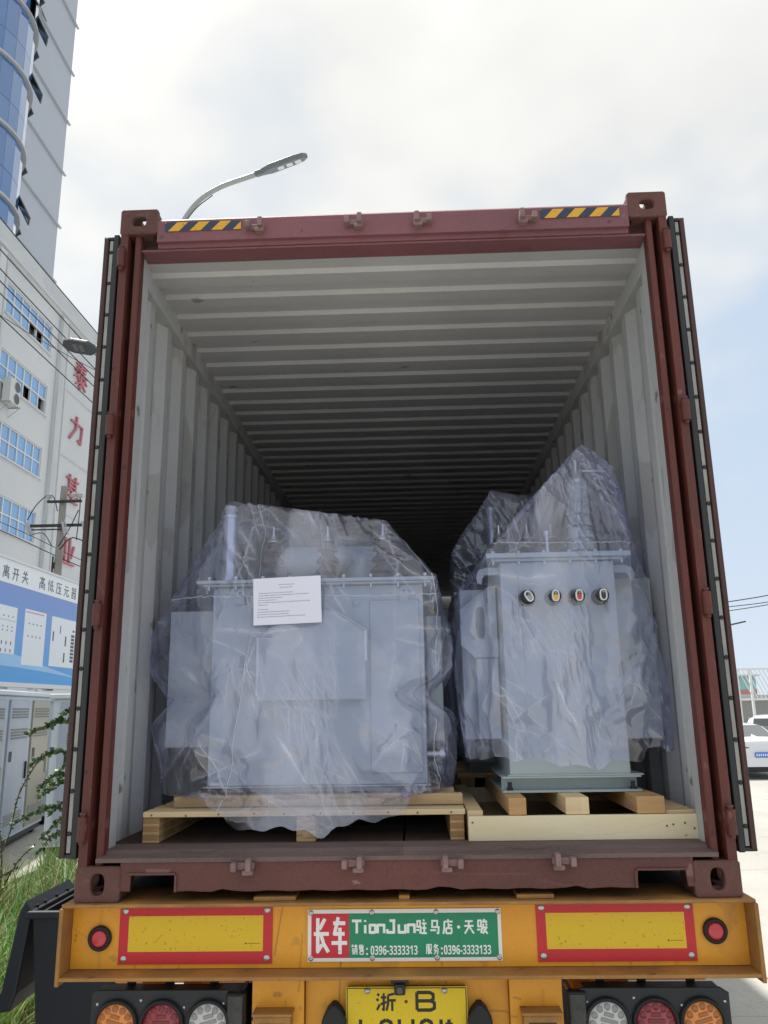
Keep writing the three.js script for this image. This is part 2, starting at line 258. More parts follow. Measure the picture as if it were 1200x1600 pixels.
// raised letter in the plane z = 0, facing +z, w x h metres, lower left corner at the origin
function glyph3D(ch, w, h, stroke, depth) {
  const out = [];
  for (const s of GLYPH[ch]) for (let k = 0; k + 3 < s.length; k += 2) {
    const ax = s[k] / 100 * w, ay = (1 - s[k + 1] / 100) * h, bx = s[k + 2] / 100 * w, by = (1 - s[k + 3] / 100) * h, l = Math.hypot(bx - ax, by - ay), a = Math.atan2(by - ay, bx - ax);
    const wid = Math.abs(Math.sin(a)) > 0.7 ? stroke * 1.25 : stroke * 0.8;
    out.push(new THREE.BoxGeometry(l + wid * 0.7, wid, depth + 0.004 * (out.length % 5)).rotateZ(a).translate((ax + bx) / 2, (ay + by) / 2, depth / 2));
  }
  return out;
}
// a thin plate in the xy plane whose front shows a canvas
function printed(parent, name, x0, x1, y0, y1, z0, z1, canvasTex, edgeMat, opts = {}, label) {
  const g = keepUV(new THREE.BoxGeometry(x1 - x0, y1 - y0, z1 - z0).translate((x0 + x1) / 2, (y0 + y1) / 2, (z0 + z1) / 2));
  const front = std({ map: canvasTex, roughness: 0.4, ...opts });
  return part(parent, name, g, [edgeMat, edgeMat, edgeMat, edgeMat, front, edgeMat], label);
}
const still = (c) => { const t = tex(c); t.wrapS = t.wrapT = THREE.ClampToEdgeWrapping; return t; };
const dirt = (x, w, h, seed, n, c = '60,50,40', a = 0.25, rmax = 5) => { const r = rng(seed); for (let i = 0; i < n; i++) { x.fillStyle = `rgba(${c},${a * r()})`; const q = Math.pow(r(), 3) * rmax + 0.6; x.beginPath(); x.ellipse(r() * w, r() * h, q * (1 + r() * 2), q, r() * 3, 0, 6.3); x.fill(); } };

// ---------------------------------------------------------------- ground
{
  const ground = structure('ground');
  part(ground, 'base', new THREE.PlaneGeometry(500, 500).rotateX(-Math.PI / 2).translate(0, -0.03, -60), std({ roughness: 0.95, map: surface({ base: [150, 148, 140], alt: [136, 133, 124], seed: 31, rep: 0.2, grain: 9 }) }));
  const pave = structure('concrete_pavement');
  const conc = [41, 42, 43].map((s) => std({ roughness: 0.9, map: surface({ base: [176, 174, 168], alt: [160, 158, 152], mix: 0.8, freq: 3, oct: 6, seed: s, rep: 0.25, grain: 7, spots: [{ n: 60, r: [1, 8], c: '120,116,108', a: 0.25 }, { n: 20, r: [6, 30], c: '148,145,138', a: 0.25 }], scratches: [{ n: 30, len: 90, w: 1.4, dir: 0.4, spread: 3, c: '130,126,118', a: 0.3 }] }), bumpMap: bump(24, 4, 0.6), bumpScale: 0.006 }));
  for (let i = -5; i < 6; i++) for (let j = -11; j < 3; j++) {
    const x0 = i * 5 - 2.2, z0 = j * 5 + 1.85 - 5;
    if (x0 < -6 && x0 > -8 && j > 0) continue;
    part(pave, 'slab', box(x0 + 0.006, x0 + 4.994, -0.12, (R0() - 0.5) * 0.004, z0 + 0.006, z0 + 4.994, 0.006), conc[Math.floor(R0() * 3)]);
  }
  // planting strip beside the trailer
  const strip = structure('planting_bed');
  const soil = std({ roughness: 1, map: surface({ base: [92, 80, 60], alt: [74, 66, 50], seed: 44, rep: 0.8, grain: 14, spots: [{ n: 200, r: [1, 5], c: '120,108,84', a: 0.4 }] }), bumpMap: bump(20, 4, 1), bumpScale: 0.03 });
  part(strip, 'soil', box(-5.0, -2.4, -0.1, 0.03, -9.0, 2.6, 0.01), soil);
  const kerbM = std({ roughness: 0.9, map: surface({ base: [168, 165, 158], alt: [146, 143, 136], seed: 45, rep: 0.8, grain: 10 }) });
  for (let k = 0; k < 12; k++) part(strip, 'kerb_stone', box(-2.4, -2.28, -0.1, 0.1 + (R0() - 0.5) * 0.006, -9 + k + 0.004, -8 + k - 0.004, 0.012), kerbM);
  for (let k = 0; k < 12; k++) part(strip, 'kerb_stone', box(-5.12, -5.0, -0.1, 0.1 + (R0() - 0.5) * 0.006, -9 + k + 0.004, -8 + k - 0.004, 0.012), kerbM);
}

// ---------------------------------------------------------------- container
const CB = 1.45; // underside of the container above the ground
const FLOOR = 1.62;
{
  const c = thing('cargo_container', 'maroon steel shipping container with open doors on the yellow trailer', 'container', [0, 0, 0]);
  const X = 1.219, L = 12.19;
  // corner castings: hollow, with an oval eye in the rear face, the side and the top or bottom
  const casting = (sx, y0, top) => {
    const W = 0.162, H = 0.118, D = 0.178, t = 0.03, gs = [];
    const eye = (w, h, rx, ry, pw) => poly([[0.006, 0], [w - 0.006, 0], [w, 0.006], [w, h - 0.006], [w - 0.006, h], [0.006, h], [0, h - 0.006], [0, 0.006]], [ovalPts(w / 2, h / 2, rx, ry, 24, pw)]);
    gs.push(extrude(eye(W, H, top ? 0.036 : 0.030, top ? 0.028 : 0.042, 2.6), t - 0.008, 0.004).translate(0, 0, -t + 0.004));
    gs.push(extrude(eye(D - t - 0.002, H - 0.006, 0.05, 0.03, 2.6), t, 0).rotateY(Math.PI / 2).translate(0, 0.003, -t - 0.001));
    gs.push(extrude(eye(W - t - 0.003, D - t - 0.002, 0.032, 0.056, 2.6), t - 0.004, 0).rotateX(-Math.PI / 2).translate(t + 0.001, top ? H - t + 0.002 : 0.003, -t - 0.001));
    if (!top) gs.push(box(W - 0.012, W, 0.033, H - 0.002, -D, -t - 0.001));
    else gs.push(box(W - 0.02, W, 0.001, 0.05, -D, -t - 0.001));
    gs.push(box(t + 0.001, W - 0.013, top ? 0.001 : H - 0.012, top ? 0.012 : H - 0.003, -D, -t - 0.001));
    const g = join(gs);
    if (sx > 0) { g.scale(-1, 1, 1); const p = g.attributes.position; for (let i = 0; i < p.count; i += 3) for (const a of Object.values(g.attributes)) for (let k = 0; k < a.itemSize; k++) { const q = a.array[(i + 1) * a.itemSize + k]; a.array[(i + 1) * a.itemSize + k] = a.array[(i + 2) * a.itemSize + k]; a.array[(i + 2) * a.itemSize + k] = q; } }
    g.computeVertexNormals();
    part(c, 'corner_casting', g.translate(sx < 0 ? -X - 0.001 : X + 0.001, y0, 0.002), M.casting);
  };
  for (const s of [-1, 1]) { casting(s, CB, false); casting(s, CB + 2.896 - 0.118, true); }
  // rear corner posts: outer hinge channel, slot, inner face
  for (const s of [-1, 1]) {
    const prof = [[1.219, -0.004], [1.185, -0.004], [1.185, -0.10], [1.160, -0.10], [1.160, -0.026], [1.156, -0.021], [1.137, -0.021], [1.132, -0.026], [1.132, -0.075], [1.165, -0.11], [1.165, -0.17], [1.219, -0.17]];
    const g = extrude(poly(prof.map(([x, z]) => [s * x, -z])), 2.896 - 0.118 * 2 - 0.004).rotateX(-Math.PI / 2).translate(0, CB + 0.12, 0);
    part(c, 'corner_post', g, M.red);
    // hinge knuckles and door hinge lugs
    for (const y of [4.10, 3.31, 2.51, 1.705]) {
      const h = part(c, 'hinge', [cyl(0.017, 0.017, 0.088, 14, s * 1.207, y, 0.010), box(s > 0 ? 1.19 : -1.215, s > 0 ? 1.215 : -1.19, y - 0.04, y + 0.04, -0.003, 0.012, 0.004)], M.red);
      part(h, 'pin', [cyl(0.009, 0.009, 0.11, 10, s * 1.207, y, 0.010), cyl(0.012, 0.012, 0.006, 10, s * 1.207, y + 0.055, 0.010)], M.casting);
    }
    // side wall: trapezoidal corrugation, pitch 278 mm, depth 36 mm
    const pts = [], n = 43, x0 = 1.218 - 0.006;
    for (let k = 0; k < n; k++) { const z = -0.17 - k * 0.2745; for (const [dz, dx] of [[0, 0.002], [0.073, 0.002], [0.137, 0.038], [0.208, 0.038]]) pts.push([s * (x0 - dx), z - dz]); }
    pts.push([s * (x0 - 0.002), -L + 0.17]);
    const wall = (off) => pts.map(([x, z]) => [x - s * off, -z]);
    const a = wall(0), b = wall(0.004).reverse();
    part(c, 'side_wall', extrude(poly([...a, ...b]), 2.47).rotateX(-Math.PI / 2).translate(0, CB + 0.15, 0), M.inside);
    // top and bottom rails
    part(c, 'top_side_rail', box(s > 0 ? 1.142 : -1.219, s > 0 ? 1.219 : -1.142, 4.052, 4.172, -L + 0.18, -0.172, 0.006), M.inside);
    part(c, 'bottom_side_rail', box(s > 0 ? 1.171 : -1.219, s > 0 ? 1.219 : -1.171, CB + 0.01, CB + 0.148, -L + 0.18, -0.18, 0.006), M.red);
    part(c, 'wall_lining', box(s > 0 ? 1.137 : -1.164, s > 0 ? 1.164 : -1.137, FLOOR - 0.005, 4.20, -0.171, -0.078, 0.006), M.inside);
  }
  // header: shallow box girder with soffit lip
  part(c, 'header', [extrude(poly([[0, 0], [0, 0.105], [-0.012, 0.118], [-0.13, 0.118], [-0.13, -0.02], [-0.022, -0.02], [-0.02, 0]].map(([z, y]) => [z, y])), 2.438 - 0.33).rotateY(-Math.PI / 2).translate(1.219 - 0.165, 4.182, -0.002)], M.maroon);
  part(c, 'header_soffit', box(-1.13, 1.13, 4.151, 4.161, -0.135, -0.03, 0.003), M.maroon);
  part(c, 'roof_closing_plate', box(-1.142, 1.142, 4.1615, 4.19, -0.19, -0.131), M.red);
  // roof sheet with transverse corrugation, pitch 230 mm
  {
    const pts = [], n = 58; for (let k = 0; k < n; k++) { const z = -0.14 - k * 0.205; for (const [dz, dy] of [[0, 0], [0.078, 0], [0.096, -0.018], [0.187, -0.018]]) pts.push([z - dz, dy]); }
    pts.push([-L + 0.14, 0]);
    const q = extrude(poly([...pts, ...pts.map(([z, y]) => [z, y + 0.003]).reverse()]), 2.29).rotateY(-Math.PI / 2).translate(1.145, 4.153, 0);
    part(c, 'roof', q, M.roofPaint);
  }
  part(c, 'front_wall', box(-1.17, 1.17, CB + 0.1, CB + 2.8, -L, -L + 0.05), M.inside);
  // floor: plywood sheets
  for (let k = 0; k < 5; k++) for (const s of [-1, 1]) part(c, 'floor_panel', box(s > 0 ? 0.004 : -1.168, s > 0 ? 1.168 : -0.004, FLOOR - 0.028, FLOOR, -0.19 - (k + 1) * 2.38, -0.194 - k * 2.38, 0.002), M.ply);
  for (let k = 0; k < 30; k++) part(c, 'cross_member', box(-1.17, 1.17, CB + 0.02, FLOOR - 0.03, -0.45 - k * 0.39, -0.41 - k * 0.39), M.red);
  // sill: front plate with two notches, sloping threshold plate
  {
    const yb = 1.484, yt = 1.598, out = [[-1.056, yb + 0.002], [-1.02, yb + 0.002], [-1.018, 1.541], [-0.848, 1.541], [-0.842, yb]];
    let dent = []; for (let k = 0; k <= 40; k++) { const x = -0.84 + k * 0.042; dent.push([x, yb + (Math.abs(x - 0.15) < 0.03 || Math.abs(x + 0.66) < 0.03 || Math.abs(x - 0.62) < 0.03 ? 0.007 : 0) + 0.002 * Math.sin(k * 1.7)]); }
    out.push(...dent, [0.848, yb], [0.854, 1.541], [1.03, 1.541], [1.034, yb + 0.002], [1.056, yb + 0.002], [1.056, yt], [-1.056, yt]);
    part(c, 'sill', extrude(poly(out), 0.008, 0.002).translate(0, 0, -0.014), M.sill);
    for (const s of [-1, 1]) part(c, 'sill_notch_lip', [box(s * 0.938 - 0.09, s * 0.938 + 0.09, 1.541, 1.548, -0.16, 0.004), box(s * 0.846 - 0.004, s * 0.846 + 0.004, 1.482, 1.541, -0.16, 0.003)], M.casting);
    const th = extrude(poly([[0.003, 1.585], [0.003, 1.600], [-0.05, 1.6075], [-0.062, 1.619], [-0.19, 1.621], [-0.19, 1.585]]), 2.30, 0).rotateY(-Math.PI / 2);
    th.translate(1.15, 0, 0); part(c, 'threshold', th, M.sillTop);
  }
  // lock keepers on header and sill
  for (const [x, y, dy] of [[-0.577, 4.237, 1], [-0.165, 4.237, 1], [0.164, 4.234, -1], [0.577, 4.235, -1], [-0.583, 1.575, 1], [-0.186, 1.576, 1], [0.176, 1.575, -1], [0.586, 1.578, -1]]) {
    const up = y > 3 ? 1 : -1, side = dy;
    const k = part(c, 'lock_keeper', [box(x - 0.042, x + 0.042, y - 0.012, y + 0.012, -0.006, 0.016, 0.004), box(x - side * 0.03 - 0.011, x - side * 0.03 + 0.011, y - 0.016, y + 0.016, 0.012, 0.044, 0.005), box(x + side * 0.026 - 0.011, x + side * 0.026 + 0.011, y - 0.016, y + 0.03, 0.012, 0.05, 0.006), box(x + side * 0.02 - 0.02, x + side * 0.02 + 0.02, y - 0.03 , y - 0.012, -0.006, 0.03, 0.005)], M.keeper);
    k.rotation.z = (R0() - 0.5) * 0.02;
  }
  // hazard stickers on the header
  for (const [x0, x1, y0, y1, flip] of [[-1.018, -0.674, 4.231, 4.275, 0], [0.668, 1.014, 4.233, 4.277, 0]]) {
    const [cv, q] = canvas(512, 64); q.fillStyle = '#2f3a55'; q.fillRect(0, 0, 512, 64); q.fillStyle = '#e0a92c';
    for (let k = -1; k < 5; k++) { const a = k * 146 + 20; q.beginPath(); q.moveTo(a, 64); q.lineTo(a + 74, 64); q.lineTo(a + 134, 0); q.lineTo(a + 60, 0); q.fill(); }
    dirt(q, 512, 64, 5 + x0 * 10, 120, '70,60,50', 0.25);
    printed(c, 'hazard_sticker', x0, x1, y0, y1, -0.001, 0.0025, still(cv), M.maroon, { roughness: 0.5 });
  }
  // doors folded back against the side walls
  for (const s of [-1, 1]) {
    const d = new THREE.Group(); d.name = 'door'; c.add(d);
    const at = (a, b) => s > 0 ? [a, b] : [-b, -a], D0 = 1.612, D1 = 4.222;
    part(d, 'door_edge', box(...at(1.262, 1.286), D0, D1, -1.19, -0.052, 0.005), M.red);
    part(d, 'outer_lip', box(...at(1.2865, 1.308), D0 - 0.012, D1 + 0.012, -1.19, -0.034, 0.005), M.doorLip);
    part(d, 'door_skin', [box(...at(1.246, 1.262), D0 + 0.03, D1 - 0.03, -1.17, -0.09, 0.004), ...[0, 1, 2, 3, 4, 5].map((k) => box(...at(1.236, 1.248), D0 + 0.1, D1 - 0.1, -1.08 + k * 0.165, -1.0 + k * 0.165, 0.004))], M.red);
    part(d, 'gasket', [box(...at(1.238, 1.262), D0 - 0.02, D1 + 0.024, -0.075, -0.03, 0.005), ...[D0 - 0.018, D1 + 0.004].map((y) => box(...at(1.250, 1.31), y, y + 0.014, -1.18, -0.04, 0.003))], M.gasket);
    part(d, 'gasket_strip', box(...at(1.268, 1.284), D0, D1, -0.052, -0.044, 0.002), M.strip);
    for (let k = 0; k < 17; k++) part(d, 'rivet', new THREE.SphereGeometry(0.009, 8, 5).scale(1, 1, 0.6).translate(s * 1.276, D0 + 0.07 + k * 0.155, -0.043), M.gasket);
  }
  // lashing rings inside, near the top rails
  for (const s of [-1, 1]) for (const z of [-0.3, -1.5, -2.7]) {
    const g = new THREE.TorusGeometry(0.022, 0.004, 6, 14).rotateY(Math.PI / 2).translate(s * 1.128, 4.185, z);
    part(c, 'lashing_ring', g, M.inside);
  }
}

// ---------------------------------------------------------------- trailer
{
  const t = thing('semi_trailer', 'yellow container trailer carrying the maroon container', 'trailer', [0, 0, 0]);
  const b = new THREE.Group(); b.name = 'rear_beam'; t.add(b);
  part(b, 'top_flange', box(-1.257, 1.257, 1.434, 1.4465, -0.26, 0.024, 0.003), M.yellowWorn);
  part(b, 'web', box(-1.246, 1.246, 1.208, 1.433, -0.075, -0.063, 0.001), M.yellow);
  part(b, 'bottom_flange', box(-1.246, 1.246, 1.194, 1.2065, -0.26, 0.034, 0.003), M.yellowWorn);
  for (const s of [-1, 1]) part(b, 'end_plate', box(s > 0 ? 1.247 : -1.262, s > 0 ? 1.262 : -1.247, 1.176, 1.4335, -0.27, 0.03, 0.003), M.yellowWorn);
  part(b, 'bolster_plate', box(-1.2, 1.2, 1.42, 1.4335, -2.4, -0.262), M.blackMetal);
  for (const [x0, x1] of [[-0.555, -0.40], [-0.02, 0.02], [0.41, 0.545]]) part(b, 'deck_pad', box(x0, x1, 1.447, 1.462, -0.12, -0.005, 0.003), M.yellowWorn);
  // reflector boards
  for (const s of [-1, 1]) {
    const [cv, q] = canvas(1024, 360);
    q.fillStyle = '#c8202c'; q.fillRect(0, 0, 1024, 360);
    q.fillStyle = '#e8c01c'; q.fillRect(62, 66, 900, 218);
    const r = rng(61 + s); q.globalAlpha = 0.05; for (let k = 0; k < 260; k++) { q.fillStyle = k % 2 ? '#a8860c' : '#ffe04a'; q.fillRect(62 + k * 3.46, 66, 3.4, 218); } q.globalAlpha = 1;
    q.strokeStyle = 'rgba(120,96,10,0.16)'; q.lineWidth = 1; for (let k = -30; k < 130; k++) { q.beginPath(); q.moveTo(62 + k * 9, 66); q.lineTo(62 + k * 9 + 126, 284); q.moveTo(62 + k * 9 + 126, 66); q.lineTo(62 + k * 9, 284); q.stroke(); }
    q.fillStyle = '#c8202c'; q.fillRect(0, 0, 62, 360); q.fillRect(962, 0, 62, 360);
    dirt(q, 1024, 360, 70 + s, 420, '90,70,30', 0.35, 5);
    q.fillStyle = 'rgba(60,40,10,0.75)'; q.fillRect(842, 232, 14, 9); for (let k = 0; k < 9; k++) q.fillRect(864 + k * 9, 234, 6, 5);
    q.strokeStyle = 'rgba(80,60,20,0.5)'; q.lineWidth = 3; q.beginPath(); if (s < 0) { q.moveTo(240, 230); q.lineTo(290, 180); } else { q.arc(690, 208, 8, 0, 6); } q.stroke();
    const x0 = s < 0 ? -1.066 : 0.483, x1 = s < 0 ? -0.492 : 1.057;
    const p = printed(b, 'reflector_board', x0, x1, 1.224, 1.424, -0.0625, -0.0585, still(cv), flat(0.5, 0.02, 0.03), { roughness: 0.35 });
    for (const [fx, fy] of [[0.035, 0.09], [0.035, 0.91], [0.965, 0.09], [0.965, 0.91]]) part(p, 'screw', [lathe([[0.0115, 0], [0.0115, 0.002], [0.006, 0.005], [0, 0.0055]], 14).rotateX(Math.PI / 2).translate(lerp(x0, x1, fx), lerp(1.224, 1.424, fy), -0.0584)], M.steel);
    // side marker lamp
    const cx = s < 0 ? -1.137 : 1.128, cy = s < 0 ? 1.314 : 1.324;
    const lamp = part(b, 'marker_lamp', [lathe([[0.043, 0], [0.044, 0.012], [0.04, 0.019], [0.033, 0.02], [0.030, 0.012], [0.030, 0]], 28).rotateX(Math.PI / 2).translate(cx, cy, -0.0625)], M.rubber);
    part(lamp, 'lens', lathe([[0.0298, 0.006], [0.0298, 0.016], [0.022, 0.021], [0, 0.0225]], 28).rotateX(Math.PI / 2).translate(cx, cy, -0.0625), phys({ color: new THREE.Color().setRGB(0.55, 0.03, 0.04), roughness: 0.25, clearcoat: 0.6, clearcoatRoughness: 0.1 }));
  }
  // dealer sign
  {
    const W = 1440, H = 352, [cv, q] = canvas(W, H);
    q.fillStyle = '#f0ede6'; q.fillRect(0, 0, W, H);
    q.fillStyle = '#cf2438'; q.fillRect(26, 28, 284, H - 52); q.fillStyle = '#0f8a62'; q.fillRect(308, 28, W - 334, H - 52);
    glyph2D(q, '长', 40, 48, 122, 256, 26, '#f6f4f2'); glyph2D(q, '车', 172, 48, 126, 256, 26, '#f6f4f2');
    let px = 326; for (const [ch, w] of [['T', 86], ['i', 40], ['a', 54], ['n', 62], ['J', 84], ['u', 62], ['n', 62]]) { if (ch === 'a') glyph2D(q, ch, px + 6, 72, w - 14, 92, 19, '#f6f4f2'); else glyph2D(q, ch, px + 4, 72, w - 14, 92, 19, '#f6f4f2'); px += w + 6; if (ch === 'T') px -= 6; }
    for (const [ch, x] of [['驻', 806], ['马', 906], ['店', 1004], ['天', 1160], ['骏', 1258]]) glyph2D(q, ch, x, 70, 82, 106, 13, '#f6f4f2');
    q.fillStyle = '#f6f4f2'; q.beginPath(); q.arc(1124, 126, 11, 0, 7); q.fill();
    for (const [ch, x] of [['销', 326], ['售', 378], ['服', 878], ['务', 930]]) glyph2D(q, ch, x, 236, 44, 72, 7.5, '#f6f4f2');
    q.font = 'bold 84px sans-serif'; q.textBaseline = 'alphabetic';
    const num = (s, x, w) => { q.save(); q.translate(x, 308); const m = q.measureText(s).width; q.scale(w / m, 1); q.fillText(s, 0, 0); q.restore(); };
    num(':', 430, 22); num('0396-3333313', 466, 352); num(':', 984, 22); num('0396-3333133', 1008, 352);
    dirt(q, W, H, 9, 120, '40,50,40', 0.3, 3.5);
    q.strokeStyle = 'rgba(30,60,50,0.5)'; q.lineWidth = 3; q.beginPath(); q.arc(1126, 210, 12, 0.5, 5.5); q.moveTo(1126, 198); q.lineTo(1130, 170); q.stroke();
    const s = printed(b, 'dealer_sign', -0.360, 0.354, 1.2295, 1.4055, -0.0625, -0.058, still(cv), flat(0.75, 0.74, 0.7), { roughness: 0.35 }, 'green and red riveted dealer sign with white characters');
    for (const fx of [0.016, 0.333, 0.666, 0.984]) for (const fy of [0.065, 0.935]) part(s, 'rivet', [lathe([[0.0095, 0], [0.0095, 0.002], [0.0055, 0.0045], [0.003, 0.0045], [0.002, 0.003], [0, 0.003]], 14).rotateX(Math.PI / 2).translate(lerp(-0.36, 0.354, fx), lerp(1.2295, 1.4055, fy), -0.0579)], M.steel);
  }
  // frame rails and rear crossmember below the beam
  for (const s of [-1, 1]) {
    const r = part(t, 'frame_rail', [box(s > 0 ? 0.372 : -0.562, s > 0 ? 0.562 : -0.372, 0.62, 1.193, -0.07, -0.055, 0.003), box(s > 0 ? 0.40 : -0.53, s > 0 ? 0.53 : -0.40, 0.7, 1.16, -11.6, -0.072)], M.yellow);
    part(r, 'tow_bracket', [box(s * 0.477 - 0.066, s * 0.477 + 0.066, 1.0, 1.074, -0.055, 0.01, 0.006), box(s * 0.477 - 0.072, s * 0.477 + 0.072, 1.074, 1.083, -0.055, 0.02, 0.003)], M.yellowWorn);
    part(r, 'bracket_opening', box(s * 0.477 - 0.048, s * 0.477 + 0.048, 0.99, 1.05, 0.0102, 0.013), M.blackMetal);
    part(t, 'rubber_bumper', extrude(poly([[-0.032, -0.2], [0.032, -0.2], [0.036, 0.02], [0.02, 0.052], [0.004, 0.068], [-0.004, 0.068], [-0.02, 0.052], [-0.036, 0.02]]), 0.05, 0.008, 2).translate(s * 0.262, 1.018, -0.085), M.rubber);
    // lamp panel: bent black plate with three round lamps, three hangers
    const p = new THREE.Group(); p.name = 'lamp_panel'; t.add(p);
    const x0 = s < 0 ? -1.148 : 0.625, x1 = s < 0 ? -0.65 : 1.15;
    const ch = 0.028, pr = s > 0 ? [[x0, 0.86], [x1, 0.86], [x1, 1.14 - ch * 0.6], [x1 - ch, 1.14], [x0, 1.14]] : [[x0, 0.86], [x1, 0.86], [x1, 1.14], [x0 + 0.012, 1.14], [x0, 1.128]];
    part(p, 'plate', extrude(poly(pr), 0.006, 0.002).translate(0, 0, -0.056), M.blackMetal);
    part(p, 'plate_lip', box(x0 + 0.015, x1 - 0.03, 1.134, 1.141, -0.12, -0.057, 0.002), M.blackMetal);
    for (const fx of [0.23, 0.52, 0.86]) part(p, 'hanger', box(lerp(x0, x1, s > 0 ? fx - 0.06 : fx) - 0.016, lerp(x0, x1, s > 0 ? fx - 0.06 : fx) + 0.016, 1.115, 1.194, -0.14, -0.128, 0.002), M.blackMetal);
    for (const fx of [0.04, 0.36, 0.68, 0.97]) part(p, 'bolt', lathe([[0.0055, 0], [0.005, 0.003], [0, 0.0042]], 8).rotateX(Math.PI / 2).translate(lerp(x0, x1, fx), 1.108 - 0.012 * ((fx * 100) % 3), -0.0495), M.steel);
    const cols = [[0.75, 0.24, 0.03], [0.32, 0.012, 0.03], [0.55, 0.55, 0.53]], xs = s < 0 ? [-1.056, -0.887, -0.719] : [1.049, 0.884, 0.714];
    cols.forEach((col, k) => {
      const cx = xs[k], cy = 1.032;
      const lamp = part(p, 'tail_lamp', lathe([[0.083, 0], [0.081, 0.018], [0.074, 0.022], [0.068, 0.012], [0.068, 0]], 36).rotateX(Math.PI / 2).translate(cx, cy, -0.05), M.rubber);
      const lensM = phys({ color: new THREE.Color().setRGB(...col), roughness: 0.22, clearcoat: 0.7, clearcoatRoughness: 0.08 });
      part(lamp, 'lens', lathe([[0.0672, 0.004], [0.0672, 0.012], [0.05, 0.017], [0, 0.019]], 36).rotateX(Math.PI / 2).translate(cx, cy, -0.05), lensM);
      const cells = phys({ color: new THREE.Color().setRGB(...col.map((v) => v * 0.5)), roughness: 0.3, clearcoat: 0.5 });
      for (let a = 0; a < 12; a++) part(lamp, 'lens_cell', new THREE.SphereGeometry(0.0125, 10, 6).scale(1, 1, 0.35).translate(cx + Math.cos(a / 12 * 6.283) * 0.052, cy + Math.sin(a / 12 * 6.283) * 0.052, -0.0345), cells);
      for (const [w, y] of [[0.036, 0.028], [0.062, 0.008], [0.062, -0.012], [0.036, -0.032]]) { const m = part(lamp, 'lens_cell', new RoundedBoxGeometry(w, 0.014, 0.006, 2, 0.003), cells); m.position.set(cx + (k === 2 ? 0.004 : 0), cy + y, -0.032); m.rotation.z = (k - 1) * -0.25 * s; }
    });
    // small work lamp beside the panel
    const wx = s < 0 ? -0.62 : 0.611;
    const w = part(p, 'work_lamp', box(wx - 0.034, wx + 0.034, 1.02, 1.134, -0.075, -0.035, 0.01), M.blackMetal);
    part(w, 'glass', box(wx - 0.028, wx + 0.028, 1.028, 1.126, -0.0355, -0.031, 0.003), std({ color: 0x7d8080, roughness: 0.25, map: surface({ base: [130, 132, 132], alt: [90, 92, 94], seed: 80 + s, rep: 9, grain: 12 }) }));
    part(w, 'cable', tube([[wx + s * -0.01, 1.12, -0.07], [wx - s * 0.045, 1.165, -0.08], [wx - s * 0.072, 1.12, -0.07], [wx - s * 0.062, 1.05, -0.06], [wx - s * 0.066, 0.98, -0.07]], 0.006, 7), M.rubber);
  }
  part(t, 'rear_crossmember', box(-0.371, 0.371, 0.66, 1.193, -0.10, -0.09, 0.002), M.yellow);
  // reversing camera
  const cam = part(t, 'reversing_camera', [box(-0.043, -0.003, 1.128, 1.166, -0.07, -0.018, 0.006), box(-0.055, 0.009, 1.162, 1.193, -0.085, -0.03, 0.004)], M.blackMetal);
  part(cam, 'lens', cyl(0.011, 0.011, 0.006, 18, -0.023, 1.146, -0.017, 'z'), phys({ color: new THREE.Color().setRGB(0.01, 0.01, 0.014), roughness: 0.05, clearcoat: 1 }));
  // licence plate
  {
    const [cv, q] = canvas(880, 440); q.fillStyle = '#e6c415'; q.fillRect(0, 0, 880, 440); q.strokeStyle = '#2c2618'; q.lineWidth = 7; q.strokeRect(9, 9, 862, 422);
    glyph2D(q, '浙', 216, 36, 150, 126, 17, '#1c1a14'); glyph2D(q, 'B', 508, 34, 140, 124, 23, '#1c1a14');
    q.fillStyle = '#7a1c18'; q.beginPath(); q.arc(437, 98, 12, 0, 7); q.fill();
    [['L', 96], ['0', 232], ['H', 376], ['0', 522], ['挂', 660]].forEach(([ch, x]) => glyph2D(q, ch, x, 208, 116, 190, 25, '#1c1a14'));
    dirt(q, 880, 440, 33, 160, '90,70,20', 0.3, 4);
    const lp = printed(t, 'licence_plate', -0.220, 0.220, 0.925, 1.145, -0.064, -0.061, still(cv), flat(0.6, 0.48, 0.05), { roughness: 0.4 }, 'yellow plate with black characters');
    for (const x of [-0.142, 0.138]) part(lp, 'bolt', lathe([[0.011, 0], [0.011, 0.003], [0.006, 0.008], [0, 0.009]], 12).rotateX(Math.PI / 2).translate(x, 1.132, -0.061), M.steel);
    part(lp, 'backing', box(-0.215, 0.215, 0.93, 1.14, -0.089, -0.0645), M.blackMetal);
  }
  // what stands behind the panels: cross tubes, spring hangers, tyres, axles
  part(t, 'rear_tube', [box(-1.2, 1.2, 1.05, 1.18, -0.52, -0.42, 0.01)], M.orange);
  for (const x of [-0.98, -0.82, 0.66, 0.8]) part(t, 'gusset', box(x - 0.035, x + 0.035, 1.04, 1.193, -0.41, -0.2, 0.003), M.orange);
  for (const z of [-2.5, -3.85, -5.2]) {
    part(t, 'axle', cyl(0.065, 0.065, 1.9, 16, 0, 0.52, z, 'x'), M.blackMetal);
    for (const s of [-1, 1]) for (const dx of [0.80, 1.09]) {
      const w = part(t, 'wheel', lathe([[0.30, -0.11], [0.46, -0.125], [0.505, -0.1], [0.52, -0.06], [0.52, 0.06], [0.505, 0.1], [0.46, 0.125], [0.30, 0.11]], 36).rotateZ(Math.PI / 2).translate(s * dx, 0.521, z), M.rubber);
      part(w, 'rim', lathe([[0.0, -0.03], [0.2, -0.03], [0.28, 0.1], [0.3, 0.1], [0.3, -0.1], [0.28, -0.1]], 24).rotateZ(Math.PI / 2).translate(s * dx, 0.521, z), M.galv);
    }
  }
